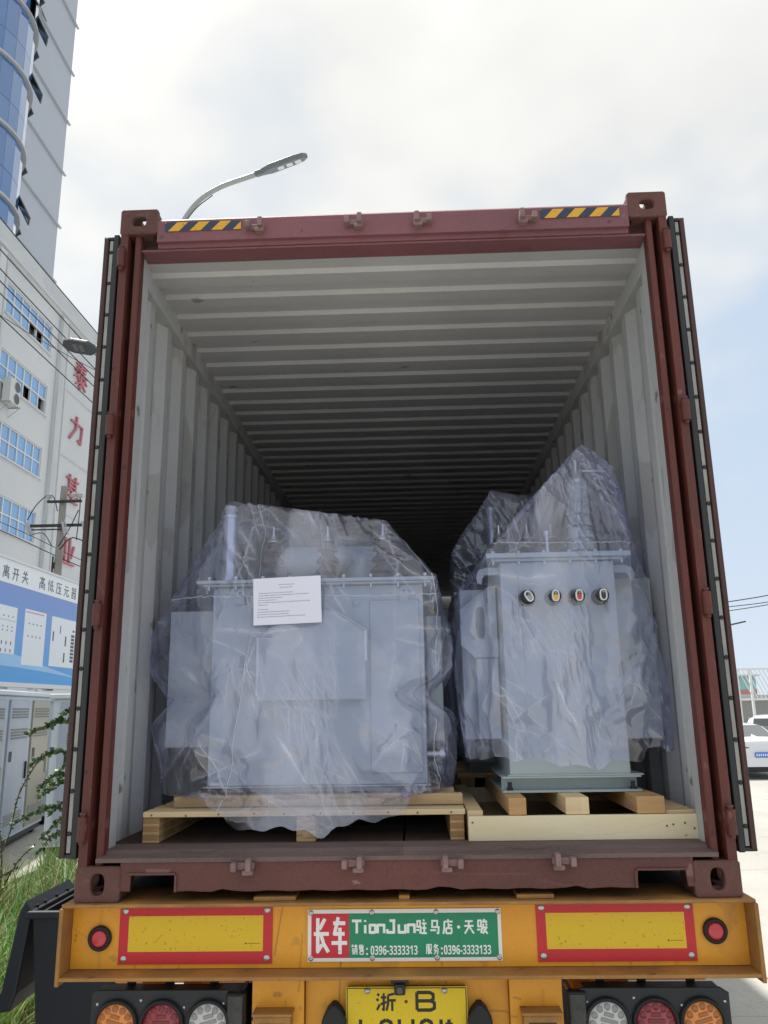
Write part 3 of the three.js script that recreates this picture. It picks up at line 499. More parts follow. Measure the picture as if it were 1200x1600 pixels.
  for (const z of [-1.2, -3.2, -6.0, -9.0, -11.4]) part(t, 'cross_beam', box(-1.18, 1.18, 1.30, 1.433, z - 0.06, z + 0.06), M.yellow);
  part(t, 'main_rails', [box(-0.52, -0.38, 1.161, 1.43, -11.6, -0.27), box(0.38, 0.52, 1.161, 1.43, -11.6, -0.27)], M.yellow);
  for (const s of [-1, 1]) part(t, 'landing_leg', [box(s * 0.8 - 0.07, s * 0.8 + 0.07, 0.02, 1.3, -9.1, -8.96, 0.01), box(s * 0.8 - 0.14, s * 0.8 + 0.14, 0, 0.02, -9.18, -8.88)], M.blackMetal);
}

// ---------------------------------------------------------------- pallets
{
  const p = thing('wooden_pallet', 'plywood-edged wooden pallet under the wide transformer by the left wall', 'pallet', [-0.4, FLOOR, -0.2]);
  for (const [x0, x1] of [[-0.644, -0.578], [-0.026, 0.050], [0.585, 0.640]]) part(p, 'bearer', box(x0, x1, 0, 0.096, -1.12, 0, 0.003), M.plyEdge);
  const zs = [[-0.095, 0.004], [-0.24, -0.13], [-0.42, -0.30], [-0.62, -0.49], [-0.82, -0.69], [-1.0, -0.88], [-1.12, -1.03]];
  zs.forEach(([a, b], k) => { const m = part(p, 'deck_board', box(-0.645, 0.645, 0.0965, 0.118, a, b, 0.003), M.pine[k % 3]); m.rotation.z = (R0() - 0.5) * 0.004; });
  part(p, 'cross_beam', box(-0.56, 0.645, 0.1185, 0.162, -0.185, -0.125, 0.004), M.pine[1]);
  part(p, 'cross_beam', box(0.3, 0.62, 0.1185, 0.165, -0.40, -0.335, 0.004), M.pine[0]);
  part(p, 'cross_beam', box(-0.56, 0.62, 0.1185, 0.162, -0.98, -0.92, 0.004), M.pine[1]);
  const c = thing('timber_crate_base', 'pale timber base with three brown cross beams under the narrow transformer', 'pallet', [0.7, FLOOR, -0.16]);
  part(c, 'front_board', box(-0.446, 0.446, 0.001, 0.092, -0.024, 0, 0.003), M.pale);
  part(c, 'back_board', box(-0.446, 0.446, 0.001, 0.092, -1.14, -1.116, 0.003), M.pale);
  for (const s of [-1, 1]) part(c, 'side_board', box(s > 0 ? 0.412 : -0.446, s > 0 ? 0.446 : -0.412, 0.0, 0.088, -1.114, -0.026, 0.003), M.pine[2]);
  part(c, 'side_board', box(-0.446, -0.385, 0.0885, 0.11, -1.1, -0.03, 0.003), M.pine[0]);
  part(c, 'side_board', box(0.33, 0.446, 0.0885, 0.104, -1.1, -0.03, 0.003), M.pine[2]);
  part(c, 'base_board', box(-0.41, 0.41, 0.001, 0.022, -1.11, -0.03, 0.002), M.pine[1]);
  for (const [x0, x1, m] of [[-0.285, -0.215, M.pineEnd], [-0.062, 0.03, M.pine[2]], [0.215, 0.325, M.pineEnd]]) part(c, 'cross_beam', box(x0, x1, 0.093, 0.158, -1.08, -0.012, 0.004), m);
  const nail = new THREE.CylinderGeometry(0.004, 0.004, 0.002, 8).rotateX(Math.PI / 2), nailM = flat(0.12, 0.11, 0.1, { roughness: 0.6 });
  for (const [x, y] of [[0.32, 0.05], [0.345, 0.055], [0.39, 0.06], [0.425, 0.04], [-0.43, 0.07]]) { const m = part(c, 'nail', nail, nailM); m.position.set(x, y, 0.0008); }
  for (let k = 0; k < 10; k++) { const m = part(p, 'nail', nail, nailM); m.position.set(-0.6 + k * 0.133 + (R0() - 0.5) * 0.02, 0.107 + (R0() - 0.5) * 0.008, 0.0048); }
  const q = thing('wooden_pallet', 'shaded wooden pallet under the rearmost transformer', 'pallet', [0.72, FLOOR, -1.75]);
  for (const x of [-0.36, 0, 0.36]) part(q, 'bearer', box(x - 0.04, x + 0.04, 0, 0.1, -1.1, 0, 0.003), M.pine[1]);
  for (let k = 0; k < 6; k++) part(q, 'deck_board', box(-0.42, 0.42, 0.1005, 0.122, -1.1 + k * 0.198, -1.0 + k * 0.198, 0.003), M.pine[k % 3]);
}

// ---------------------------------------------------------------- transformers
const lidBolt = (p, x, y, z) => part(p, 'bolt', [cyl(0.006, 0.006, 0.06, 8, x, y - 0.004, z), cyl(0.0105, 0.0105, 0.01, 6, x, y + 0.021, z)], M.paleMetal);
function bushing(p, x, y, z, h, mat) { // ribbed insulator with a stepped metal cap
  const prof = [[0.0, 0], [0.05, 0], [0.05, 0.02]]; const n = Math.round(h / 0.045);
  for (let k = 0; k < n; k++) { const q = 0.03 + k * (h / n), r = lerp(0.062, 0.045, k / n); prof.push([0.03, q], [r, q + 0.004], [r * 0.96, q + 0.012], [0.03, q + h / n * 0.75]); }
  prof.push([0.026, h + 0.03], [0, h + 0.03]);
  const b = part(p, 'bushing', lathe(prof, 20).translate(x, y, z), mat);
  part(b, 'terminal', lathe([[0.03, 0], [0.03, 0.006], [0.022, 0.014], [0.017, 0.016], [0.017, 0.024], [0.012, 0.026], [0.012, 0.036], [0.007, 0.038], [0.006, 0.075], [0, 0.076]], 16).translate(x, y + h + 0.03, z), M.steel);
  return b;
}
function radiator(p, x0, x1, y0, y1, z0, z1, n, axis) { // pressed fins between two header pipes
  const g = new THREE.Group(); g.name = 'radiator'; p.add(g);
  const pitch = axis === 'z' ? (z1 - z0) / n : (x1 - x0) / n;
  for (let k = 0; k < n; k++) {
    if (axis === 'z') part(g, 'fin', box(x0, x1, y0, y1, z0 + k * pitch + pitch * 0.3, z0 + k * pitch + pitch * 0.62, 0.005), M.grey);
    else part(g, 'fin', box(x0 + k * pitch + pitch * 0.3, x0 + k * pitch + pitch * 0.62, y0, y1, z0, z1, 0.005), M.grey);
  }
  for (const y of [y0 + 0.05, y1 - 0.05]) part(g, 'header_pipe', axis === 'z' ? cyl(0.024, 0.024, z1 - z0, 12, (x0 + x1) / 2, y, (z0 + z1) / 2, 'z') : cyl(0.024, 0.024, x1 - x0, 12, (x0 + x1) / 2, y, (z0 + z1) / 2, 'x'), M.grey);
  return g;
}
{ // the wide one, left
  const t = thing('power_transformer', 'wide grey transformer under clear film with a white paper on it', 'transformer', [0, 0, 0]);
  part(t, 'tank', box(-0.846, 0.105, 1.812, 2.672, -1.05, -0.42, 0.006), M.grey);
  part(t, 'tank_skirt', box(-0.862, 0.118, 1.806, 1.8115, -1.06, -0.404, 0.002), M.grey);
  for (const z of [-0.52, -0.95]) part(t, 'base_channel', [box(-0.80, 0.06, 1.783, 1.805, z - 0.05, z + 0.05)], M.grey);
  part(t, 'tank_rim', box(-0.885, 0.14, 2.6725, 2.683, -1.09, -0.385, 0.003), M.grey);
  const lid = part(t, 'lid', box(-0.915, 0.162, 2.6835, 2.700, -1.11, -0.372, 0.004), M.grey);
  for (let k = 0; k < 9; k++) lidBolt(t, -0.86 + k * 0.122, 2.69, -0.392);
  for (let k = 0; k < 5; k++) { lidBolt(t, -0.895, 2.69, -0.5 - k * 0.13); lidBolt(t, 0.145, 2.69, -0.5 - k * 0.13); }
  // cable box with slanted top on the front
  part(t, 'cable_box', extrude(poly([[-0.625, 2.17], [-0.155, 2.17], [-0.155, 2.46], [-0.285, 2.545], [-0.475, 2.575], [-0.625, 2.43]]), 0.05, 0.004).translate(0, 0, -0.42), M.grey);
  part(t, 'box_edge', [box(-0.634, -0.620, 2.19, 2.44, -0.372, -0.362, 0.002), box(-0.159, -0.146, 2.33, 2.465, -0.372, -0.362, 0.002)], flat(0.62, 0.64, 0.63, { roughness: 0.4 }));
  part(t, 'box_edge', [bar([-0.155, 2.466, -0.365], [-0.285, 2.55, -0.365], 0.006, 6)], M.grey);
  part(t, 'front_panel', box(-0.135, 0.085, 1.86, 2.60, -0.42, -0.411, 0.003), M.grey);
  part(t, 'plug', lathe([[0.014, 0], [0.014, 0.006], [0, 0.008]], 12).rotateX(Math.PI / 2).translate(-0.20, 2.59, -0.419), M.grey);
  for (const x of [-0.72, 0.02]) part(t, 'lifting_lug', extrude(poly([[-0.02, 0], [0.02, 0], [0.02, 0.05], [0.008, 0.07], [-0.008, 0.07], [-0.02, 0.05]], [ovalPts(0, 0.045, 0.009, 0.009, 10)]), 0.012).translate(x, 2.595, -0.42), M.grey);
  radiator(t, -1.06, -0.86, 1.975, 2.575, -1.0, -0.52, 6, 'z');
  part(t, 'radiator_cover', box(-1.062, -0.862, 1.972, 2.578, -0.52, -0.506, 0.003), M.grey);
  radiator(t, 0.12, 0.19, 1.98, 2.55, -1.0, -0.6, 5, 'z');
  // oil conservator post
  const post = part(t, 'breather_pipe', [cyl(0.03, 0.034, 0.30, 18, -0.775, 2.85, -0.42), cyl(0.036, 0.036, 0.012, 18, -0.775, 3.0, -0.42)], M.paleMetal);
  part(post, 'cap', lathe([[0.026, 0], [0.026, 0.022], [0.03, 0.024], [0.03, 0.042], [0.026, 0.046], [0, 0.05]], 16).translate(-0.775, 3.006, -0.42), M.galv);
  for (const [x, z] of [[-0.585, -0.48], [-0.33, -0.47], [-0.073, -0.47]]) bushing(t, x, 2.701, z, 0.155, M.porcelain);
  for (const [x, z] of [[-0.60, -0.82], [-0.34, -0.82], [-0.08, -0.82]]) bushing(t, x, 2.701, z, 0.10, M.porcelain);
  part(t, 'tap_changer', [cyl(0.07, 0.075, 0.09, 24, -0.18, 2.746, -0.62), cyl(0.05, 0.05, 0.03, 24, -0.18, 2.806, -0.62)], M.grey);
  part(t, 'conservator', [cyl(0.10, 0.10, 0.5, 28, -0.35, 2.86, -0.98, 'x'), box(-0.5, -0.46, 2.701, 2.8, -1.02, -0.94), box(-0.24, -0.2, 2.701, 2.8, -1.02, -0.94)], M.grey);
  part(t, 'drain_valve', [cyl(0.014, 0.014, 0.08, 12, 0.145, 1.93, -0.5, 'x'), cyl(0.024, 0.024, 0.02, 12, 0.172, 1.93, -0.5, 'x')], M.paleMetal);
}
function narrow(label, ox, oz, front) {
  const t = thing('power_transformer', label, 'transformer', [ox, 0, oz]);
  part(t, 'base_channel', [box(-0.287, 0.287, 1.779, 1.788, -0.57, 0.02, 0.001), box(-0.287, 0.287, 1.836, 1.843, -0.57, 0.02, 0.001), box(-0.284, 0.284, 1.788, 1.836, -0.06, -0.05)], M.grey);
  for (const x of [-0.255, 0.255]) part(t, 'foot_bolt', [cyl(0.009, 0.009, 0.04, 8, x, 1.80, 0.0), cyl(0.015, 0.015, 0.01, 6, x, 1.793, 0.0)], M.blackMetal);
  part(t, 'tank', box(-0.252, 0.252, 1.843, 2.752, -0.62, 0, 0.006), M.grey);
  part(t, 'tank_skirt', box(-0.262, 0.30, 1.8435, 1.8495, -0.6, 0.014, 0.001), M.grey);
  part(t, 'lid', [box(-0.315, 0.322, 2.765, 2.788, -0.68, 0.035, 0.004), box(-0.29, 0.29, 2.7525, 2.7645, -0.66, 0.02, 0.003)], M.grey);
  for (let k = 0; k < 6; k++) lidBolt(t, -0.28 + k * 0.113, 2.772, 0.012);
  for (const s of [-1, 1]) {
    const shape = poly([[0, 0], [0.06, 0], [0.09, -0.012], [0.1, -0.04], [0.096, -0.068], [0.08, -0.07], [0.076, -0.045], [0.062, -0.03], [0, -0.03]].map(([x, y]) => [s * x, y]));
    part(t, 'lifting_hook', extrude(shape, 0.014, 0.002).translate(s * 0.252, 2.735, -0.06), M.grey);
  }
  radiator(t, 0.262, 0.445, 1.985, 2.685, -0.58, -0.16, 6, 'z');
  part(t, 'radiator_cover', box(0.26, 0.447, 1.982, 2.69, -0.16, -0.147, 0.003), M.grey);
  // side bracket with an oval slot
  part(t, 'side_bracket', extrude(poly([[-0.425, 2.40], [-0.365, 2.345], [-0.262, 2.345], [-0.262, 2.665], [-0.29, 2.665], [-0.425, 2.56]], [ovalPts(-0.335, 2.50, 0.022, 0.075, 20, 3)]), 0.014, 0.002).translate(0, 0, -0.16), M.grey);
  part(t, 'radiator_cover', box(-0.36, -0.262, 1.99, 2.34, -0.165, -0.15, 0.003), M.grey);
  radiator(t, -0.42, -0.262, 1.985, 2.66, -0.58, -0.18, 6, 'z');
  if (front) {
    const cols = [[0.35, 0.37, 0.4], [0.75, 0.45, 0.08], [0.62, 0.07, 0.05], [0.04, 0.045, 0.05]];
    [-0.141, -0.027, 0.074, 0.177].forEach((x, k) => {
      const y = 2.588, b = part(t, 'low_voltage_bushing', [cyl(0.031, 0.034, 0.05, 20, x, y, 0.025, 'z'), cyl(0.026, 0.026, 0.03, 20, x, y, 0.06, 'z'), cyl(0.036, 0.036, 0.006, 20, x, y, 0.003, 'z')], M.blackMetal);
      const ring = extrude(poly(ovalPts(0, 0, 0.0148, 0.0235, 24, 2.6), [ovalPts(0, 0, 0.0118, 0.0205, 24, 2.6)]), 0.012, 0.0015);
      if (k === 0) ring.rotateZ(0.5);
      part(b, 'clamp_ring', ring.translate(x, y, 0.073), flat(0.75, 0.75, 0.76, { roughness: 0.35 }));
      const core = extrude(poly(ovalPts(0, -0.006, 0.011, 0.0135, 18, 2.6)), 0.008); if (k === 0) core.rotateZ(0.5);
      part(b, 'phase_mark', core.translate(x, y, 0.073), flat(...cols[k], { roughness: 0.4 }));
      part(b, 'stud', lathe([[0.008, 0], [0.008, 0.01], [0.004, 0.012], [0.004, 0.02], [0, 0.02]], 10).rotateX(Math.PI / 2).translate(x, y + 0.012, 0.074), M.steel);
    });
  }
  // tall tap column
  const col = part(t, 'tap_column', [cyl(0.048, 0.06, 0.36, 20, 0.152, 2.968, -0.17), ...[0, 1, 2, 3, 4, 5].map((k) => cyl(0.066 - k * 0.003, 0.068 - k * 0.003, 0.014, 20, 0.152, 2.83 + k * 0.058, -0.17))], M.grey);
  part(col, 'cap', lathe([[0.05, 0], [0.05, 0.02], [0.03, 0.035], [0.03, 0.06], [0.012, 0.066], [0.012, 0.12], [0, 0.122]], 18).translate(0.152, 3.148, -0.17), M.paleMetal);
  part(col, 'handle', [bar([0.152, 3.215, -0.17], [0.29, 3.212, -0.17], 0.007), bar([0.29, 3.212, -0.17], [0.31, 3.18, -0.17], 0.007)], M.paleMetal);
  part(t, 'gauge_stem', [cyl(0.008, 0.008, 0.09, 10, -0.03, 2.833, -0.03), cyl(0.014, 0.014, 0.02, 10, -0.03, 2.885, -0.03)], M.paleMetal);
  for (const x of [-0.2, -0.06, 0.06]) bushing(t, x, 2.789, -0.42, 0.12, M.porcelain);
  return t;
}
narrow('narrow grey transformer with four small front terminals on the pale timber base', 0.70, -0.36, true);
{
  const t = thing('power_transformer', 'dim film-covered transformer standing deeper behind the narrow one', 'transformer', [0.72, 0, -1.85]);
  part(t, 'tank', box(-0.36, 0.36, 1.80, 2.80, -0.8, 0, 0.006), M.grey);
  part(t, 'base_channel', box(-0.34, 0.34, 1.743, 1.799, -0.7, -0.05), M.grey);
  part(t, 'lid', box(-0.40, 0.40, 2.8005, 2.822, -0.84, 0.04, 0.003), M.grey);
  radiator(t, -0.44, -0.37, 1.98, 2.65, -0.7, -0.1, 7, 'z');
  for (const x of [-0.18, 0.05]) bushing(t, x, 2.823, -0.35, 0.2, M.porcelain);
  part(t, 'breather_pipe', [cyl(0.035, 0.035, 0.56, 18, -0.13, 3.10, -0.12), cyl(0.045, 0.045, 0.02, 18, -0.13, 3.38, -0.12)], M.paleMetal);
}

// ---------------------------------------------------------------- clear film bags
// A bag is the taut skin over its support points, then relaxed as slack cloth: longer than the skin, so that it buckles into folds.
const filmBump = (() => { // sharp straight folds in many directions, finest where the film is crumpled, and the creases of the folded roll
  const S = 1024, [c, x] = canvas(S, S), im = x.createImageData(S, S), [c2, x2] = canvas(S, S), im2 = x2.createImageData(S, S), r = rng(31), tri = (t) => Math.abs(2 * (t - Math.floor(t + 0.5)));
  const folds = Array.from({ length: 22 }, (_, k) => { const f = k < 8 ? 3 : k < 15 ? 8 : 20; const a = Math.round((r() * 2 - 1) * f), b = Math.round((r() * 2 - 1) * f) || 1; return { a, b, p: r(), ox: r(), oy: r(), w: (k < 8 ? 0.34 : k < 15 ? 0.2 : 0.09), f, q: k < 15 ? 5 : 2 }; });
  for (let j = 0; j < S; j++) for (let i = 0; i < S; i++) {
    const u = i / S, v = j / S, wu = pfbm(u + 0.37, v + 0.11, 4, 3) - 0.5, wv = pfbm(u + 0.71, v + 0.53, 4, 3) - 0.5, crush = smooth(pfbm(u + 0.3, v + 0.7, 3, 3), 0.45, 0.62);
    const thin = smooth(pval(u * 9 + 3, v * 9 + 5, 9), 0.25, 0.85);
    let h = 0, w = 0;
    for (const d of folds) {
      const m = smooth(pval((u + d.ox) * 4, (v + d.oy) * 4, 4), 0.5, 0.8) * (d.f === 20 ? crush : 1); if (m <= 0) continue;
      const t = tri(d.a * (u + wu * 0.04) + d.b * (v + wv * 0.04) + d.p), e = 1 - t;
      h += d.w * m * (0.35 * e + 0.65 * Math.pow(e, d.q)); w = Math.max(w, m * (d.f === 3 ? (0.55 * Math.pow(e, 90) + 0.22 * Math.pow(e, 14)) * thin : d.f === 8 ? (0.36 * Math.pow(e, 40) + 0.16 * Math.pow(e, 8)) * thin : 0.24 * Math.pow(e, 7)));
    }
    const o = (j * S + i) * 4; im.data[o] = im.data[o + 1] = im.data[o + 2] = Math.min(255, h * 190); im.data[o + 3] = 255;
    const hz = 0.13 * smooth(pfbm(u * 1 + 0.15 + wu * 0.2, v + 0.45, 4, 4), 0.46, 0.62) + 0.10 * crush; im2.data[o] = im2.data[o + 1] = im2.data[o + 2] = 255 * Math.max(0.2, 1 - hz - 0.62 * w); im2.data[o + 3] = 255;
  }
  x.putImageData(im, 0, 0); x2.putImageData(im2, 0, 0);
  for (const k of [0.3]) for (const [w, a] of [[7, 0.15], [3, 0.3], [1.5, 0.4]]) { x2.fillStyle = `rgba(0,0,0,${a})`; x2.fillRect(0, k * S - w / 2, S, w); if (k < 0.5) x2.fillRect((k + 0.06) * S - w / 2, 0, w, S); }
  x.globalCompositeOperation = 'lighter';
  for (const k of [0.3]) for (const [w, a] of [[9, 0.03], [5, 0.04], [2, 0.05]]) { x.fillStyle = `rgba(255,255,255,${a})`; x.fillRect(0, k * S - w / 2, S, w); if (k < 0.5) x.fillRect((k + 0.06) * S - w / 2, 0, w, S); }
  return [tex(c, false, 1 / 1.1), tex(c2, false, 1 / 1.1)];
})();
M.film = phys({ color: new THREE.Color().setRGB(0.835, 0.85, 1.0), transmission: 0.965, transmissionMap: filmBump[1], thickness: 0, ior: 1.8, roughness: 0.06, specularIntensity: 1, bumpMap: filmBump[0], bumpScale: 0.042, side: THREE.DoubleSide });
function bag({ name, label, center, hull, hem, waist, solids, pins = [], eps = 0.06, NI = 150, NJ = 84, seed = 1, wall = 1.14, shape, taut = () => 1, fold = 0.76, pleats = [], drape = 0.02 }) {
  const C = V(...center), planes = [];
  const hg = new ConvexGeometry(hull.map((p) => V(...p).sub(C))), hp = hg.attributes.position;
  for (let i = 0; i < hp.count; i += 3) { const a = V().fromBufferAttribute(hp, i), n = V().fromBufferAttribute(hp, i + 1).sub(a).cross(V().fromBufferAttribute(hp, i + 2).sub(a)); if (n.length() < 1e-9) continue; n.normalize(); planes.push([n.x, n.y, n.z, n.dot(a)]); }
  const reach = (x, y, z) => { let r = 9; for (const p of planes) { const d = p[0] * x + p[1] * y + p[2] * z; if (d > 1e-6) r = Math.min(r, p[3] / d); } return r; };
  let ni = NI, nj = NJ, P = new Float64Array(ni * (nj + 1) * 3);
  const r = rng(seed * 101);
  for (let i = 0; i < ni; i++) {
    const th = i / ni * Math.PI * 2, line = [];
    for (let k = 0; k <= 900; k++) {
      const ph = k / 900 * Math.PI * 0.93, x = Math.sin(ph) * Math.cos(th), y = Math.cos(ph), z = Math.sin(ph) * Math.sin(th), q = reach(x, y, z), pt = [C.x + x * q, C.y + y * q, C.z + z * q];
      if (k > 20 && pt[1] < hem(th, pt)) break;
      line.push(pt);
    }
    const len = [0]; for (let k = 1; k < line.length; k++) len.push(len[k - 1] + Math.hypot(line[k][0] - line[k - 1][0], line[k][1] - line[k - 1][1], line[k][2] - line[k - 1][2]));
    const T = len[len.length - 1];
    for (let j = 0, k = 0; j <= nj; j++) {
      const s = T * j / nj; while (k < line.length - 2 && len[k + 1] < s) k++;
      const f = Math.min(1, Math.max(0, (s - len[k]) / Math.max(1e-9, len[k + 1] - len[k]))), o = (i * (nj + 1) + j) * 3;
      for (let q = 0; q < 3; q++) P[o + q] = lerp(line[k][q], line[k + 1][q], f);
    }
  }
  if (shape) for (let o = 0; o < P.length; o += 3) { const q = shape(P[o], P[o + 1], P[o + 2]); P[o] = q[0]; P[o + 1] = q[1]; P[o + 2] = q[2]; }
  // long hanging folds that deepen towards the hem, leaning one way and the other
  for (let i = 0; i < ni; i++) for (let j = 0; j <= nj; j++) {
    const o = (i * (nj + 1) + j) * 3, x = P[o], y = P[o + 1], z = P[o + 2], dn = smooth(C.y + 0.25 - y, 0, 0.7); if (dn <= 0) continue;
    const th = i / ni * 6.2832, lean = 0.9 * fbm3(th * 1.1 + seed, 0.3, seed * 0.7, 2), t = th * 2.9 + lean * y * 3.2 + 1.5 * NZ.noise(th * 0.8, seed, 0);
    const w = drape * dn * (0.7 * (1 - Math.abs(Math.sin(t * 1.55))) ** 1.5 * 2 - 0.3 + 0.5 * Math.sin(t * 0.9 + 2)), vx = x - C.x, vz = z - C.z, l = Math.hypot(vx, vz);
    P[o] += vx / l * w; P[o + 2] += vz / l * w;
  }
  // tension pleats fanning out from the points that carry the film
  const saw = (t) => Math.abs(2 * (t - Math.floor(t + 0.5)));
  for (const [sx, sy, sz, rad, amp, cnt, side] of pleats) for (let o = 0; o < P.length; o += 3) {
    const dx = P[o] - sx, dy = P[o + 1] - sy, dz = P[o + 2] - sz, d = Math.hypot(dx, dy, dz); if (d > rad || d < 0.01) continue;
    const an = (side ? Math.atan2(dy, dz) : Math.atan2(dx, dz)) / 6.2832 * cnt, f = smooth(d, 0.02, 0.10) * (1 - smooth(d, rad * 0.45, rad)) * amp * (0.35 + 0.65 * Math.pow(Math.abs(NZ.noise(an * 0.37, seed, 3.1)) * 1.6, 1));
    const w = (0.6 * saw(an) + 0.4 * saw(an * 2.3 + 0.2) - 0.5) * f, vx = P[o] - C.x, vy = P[o + 1] - C.y, vz = P[o + 2] - C.z, l = Math.hypot(vx, vy, vz);
    P[o] += vx / l * w; P[o + 1] += vy / l * w; P[o + 2] += vz / l * w;
  }
  const Y0 = new Float64Array(ni * (nj + 1)); for (let v = 0; v < Y0.length; v++) Y0[v] = P[v * 3 + 1];
  const relax = (steps, slack, noise, grav, bend) => {
    const at = (i, j) => (((i % ni) + ni) % ni) * (nj + 1) + j, E = [];
    const edge = (a, b, kc) => { const A = a * 3, B = b * 3, l = Math.hypot(P[A] - P[B], P[A + 1] - P[B + 1], P[A + 2] - P[B + 2]); if (l > 1e-6) E.push(A, B, l, kc); };
    for (let i = 0; i < ni; i++) for (let j = 0; j <= nj; j++) {
      if (j > 0) edge(at(i, j), at(i + 1, j), 0.5);
      if (j < nj) { edge(at(i, j), at(i, j + 1), 0.5); edge(at(i, j), at(i + 1, j + 1), 0.25); edge(at(i + 1, j), at(i, j + 1), 0.25); }
      if (j > 2) edge(at(i, j), at(i + 2, j), bend); if (j < nj - 1) edge(at(i, j), at(i, j + 2), bend);
    }
    const n = E.length / 4, A = new Int32Array(n), B = new Int32Array(n), Ln = new Float64Array(n), K = new Float64Array(n);
    for (let e = 0; e < n; e++) {
      A[e] = E[e * 4]; B[e] = E[e * 4 + 1]; K[e] = E[e * 4 + 3];
      const x = P[A[e]], y = P[A[e] + 1], z = P[A[e] + 2];
      Ln[e] = E[e * 4 + 2] * (1 + taut(x, y, z) * slack * (0.7 + 1.6 * fbm3(x * 3 + seed, y * 3, z * 3, 3)));
    }
    const fixed = new Uint8Array(ni * (nj + 1));
    for (const [px, py, pz, rad] of pins) for (let v = 0; v < fixed.length; v++) if (Math.hypot(P[v * 3] - px, P[v * 3 + 1] - py, P[v * 3 + 2] - pz) < rad) fixed[v] = 1;
    for (let i = 0; i < ni; i++) fixed[i * (nj + 1)] = 1;
    const Q = Float64Array.from(P), Tn = new Float64Array(P.length / 3); for (let o = 0; o < P.length; o += 3) Tn[o / 3] = Math.min(1, taut(P[o], P[o + 1], P[o + 2])) - 0.03;
    for (let o = 0; o < P.length; o += 3) { const x = P[o], y = P[o + 1], z = P[o + 2]; for (let q = 0; q < 3; q++) P[o + q] += noise * Math.min(1, taut(x, y, z)) * (fbm3(x * 9 + q * 13 + seed, y * 9 + q * 7, z * 9, 3) * 2 + (r() - 0.5) * 0.25); }
    for (let s = 0; s < steps; s++) {
      for (let o = 0; o < P.length; o += 3) for (let q = 0; q < 3; q++) { const p = P[o + q], v = (p - Q[o + q]) * 0.86; Q[o + q] = p; if (!fixed[o / 3]) P[o + q] = p + v - (q === 1 ? grav * Tn[o / 3] : 0); else P[o + q] = Q[o + q]; }
      for (let it = 0; it < 5; it++) for (let e = 0; e < n; e++) {
        const a = A[e], b = B[e], dx = P[b] - P[a], dy = P[b + 1] - P[a + 1], dz = P[b + 2] - P[a + 2], l = Math.sqrt(dx * dx + dy * dy + dz * dz) || 1e-9;
        const k = 0.5 * (l > Ln[e] ? (K[e] > 0.2 ? 0.9 : 0) : K[e]) * (l - Ln[e]) / l, fa = fixed[a / 3], fb = fixed[b / 3];
        if (fa && fb) continue; const wa = fa ? 0 : fb ? 2 : 1, wb = fb ? 0 : fa ? 2 : 1;
        P[a] += dx * k * wa; P[a + 1] += dy * k * wa; P[a + 2] += dz * k * wa; P[b] -= dx * k * wb; P[b + 1] -= dy * k * wb; P[b + 2] -= dz * k * wb;
      }
      for (let o = 0; o < P.length; o += 3) {
        for (const b of solids) if (P[o] > b[0] && P[o] < b[1] && P[o + 1] > b[2] && P[o + 1] < b[3] && P[o + 2] > b[4] && P[o + 2] < b[5]) {
          const d = [P[o] - b[0], b[1] - P[o], P[o + 1] - b[2], b[3] - P[o + 1], P[o + 2] - b[4], b[5] - P[o + 2]]; d[2] = 9; let m = 0; for (let q = 1; q < 6; q++) if (d[q] < d[m]) m = q;
          P[o + (m >> 1)] = b[m]; Q[o + (m >> 1)] = lerp(Q[o + (m >> 1)], b[m], 0.7);
        }
        if (P[o] > wall) P[o] = wall; if (P[o] < -wall) P[o] = -wall;
      }
    }
  };
  relax(26, eps, 0.007, 0.0003, 0.10);
  // twice as fine, then a second relaxation for the small folds
  const mi = ni * 2, mj = nj * 2, F = new Float64Array(mi * (mj + 1) * 3), g0 = (i, j, q) => P[((((i % ni) + ni) % ni) * (nj + 1) + Math.min(nj, Math.max(0, j))) * 3 + q];
  const cub = (a, b, c, d) => (9 * (b + c) - a - d) / 16;
  for (let i = 0; i < mi; i++) for (let j = 0; j <= mj; j++) for (let q = 0; q < 3; q++) {
    const I = i >> 1, J = j >> 1, row = (k) => (j & 1 ? cub(g0(k, J - 1, q), g0(k, J, q), g0(k, J + 1, q), g0(k, J + 2, q)) : g0(k, J, q));
    F[(i * (mj + 1) + j) * 3 + q] = i & 1 ? cub(row(I - 1), row(I), row(I + 1), row(I + 2)) : row(I);
  }
  P = F; ni = mi; nj = mj;
  relax(7, eps * 0.5, 0.0025, 0.0001, 0.06);
  const pos = [], uv = [], idx = [];
  for (let i = 0; i <= ni; i++) for (let j = 0; j <= nj; j++) { const o = ((i % ni) * (nj + 1) + j) * 3; pos.push(P[o], P[o + 1], P[o + 2]); uv.push(i / ni * 4.4, (Y0[((i >> 1) % NI) * (NJ + 1) + (j >> 1)] + Y0[((i >> 1) % NI) * (NJ + 1) + Math.min(NJ, (j + 1) >> 1)]) / 2 - fold); }
  for (let i = 0; i < ni; i++) for (let j = 0; j < nj; j++) { const a = i * (nj + 1) + j, b = a + nj + 1; if (j > 0) idx.push(a, b, a + 1); idx.push(b, b + 1, a + 1); }
  const g = new THREE.BufferGeometry(); g.setAttribute('position', new THREE.Float32BufferAttribute(pos, 3)); g.setAttribute('uv', new THREE.Float32BufferAttribute(uv, 2)); g.setIndex(idx); g.computeVertexNormals();
  const m = part(scene, name, keepUV(g), M.film); tag(m, label, 'plastic film', 'film covers');
  return { P, ni, nj };
}
const inBox = (b, m) => [b[0] - m, b[1] + m, b[2] - 0.2, b[3] + m, b[4] - m, b[5] + m];
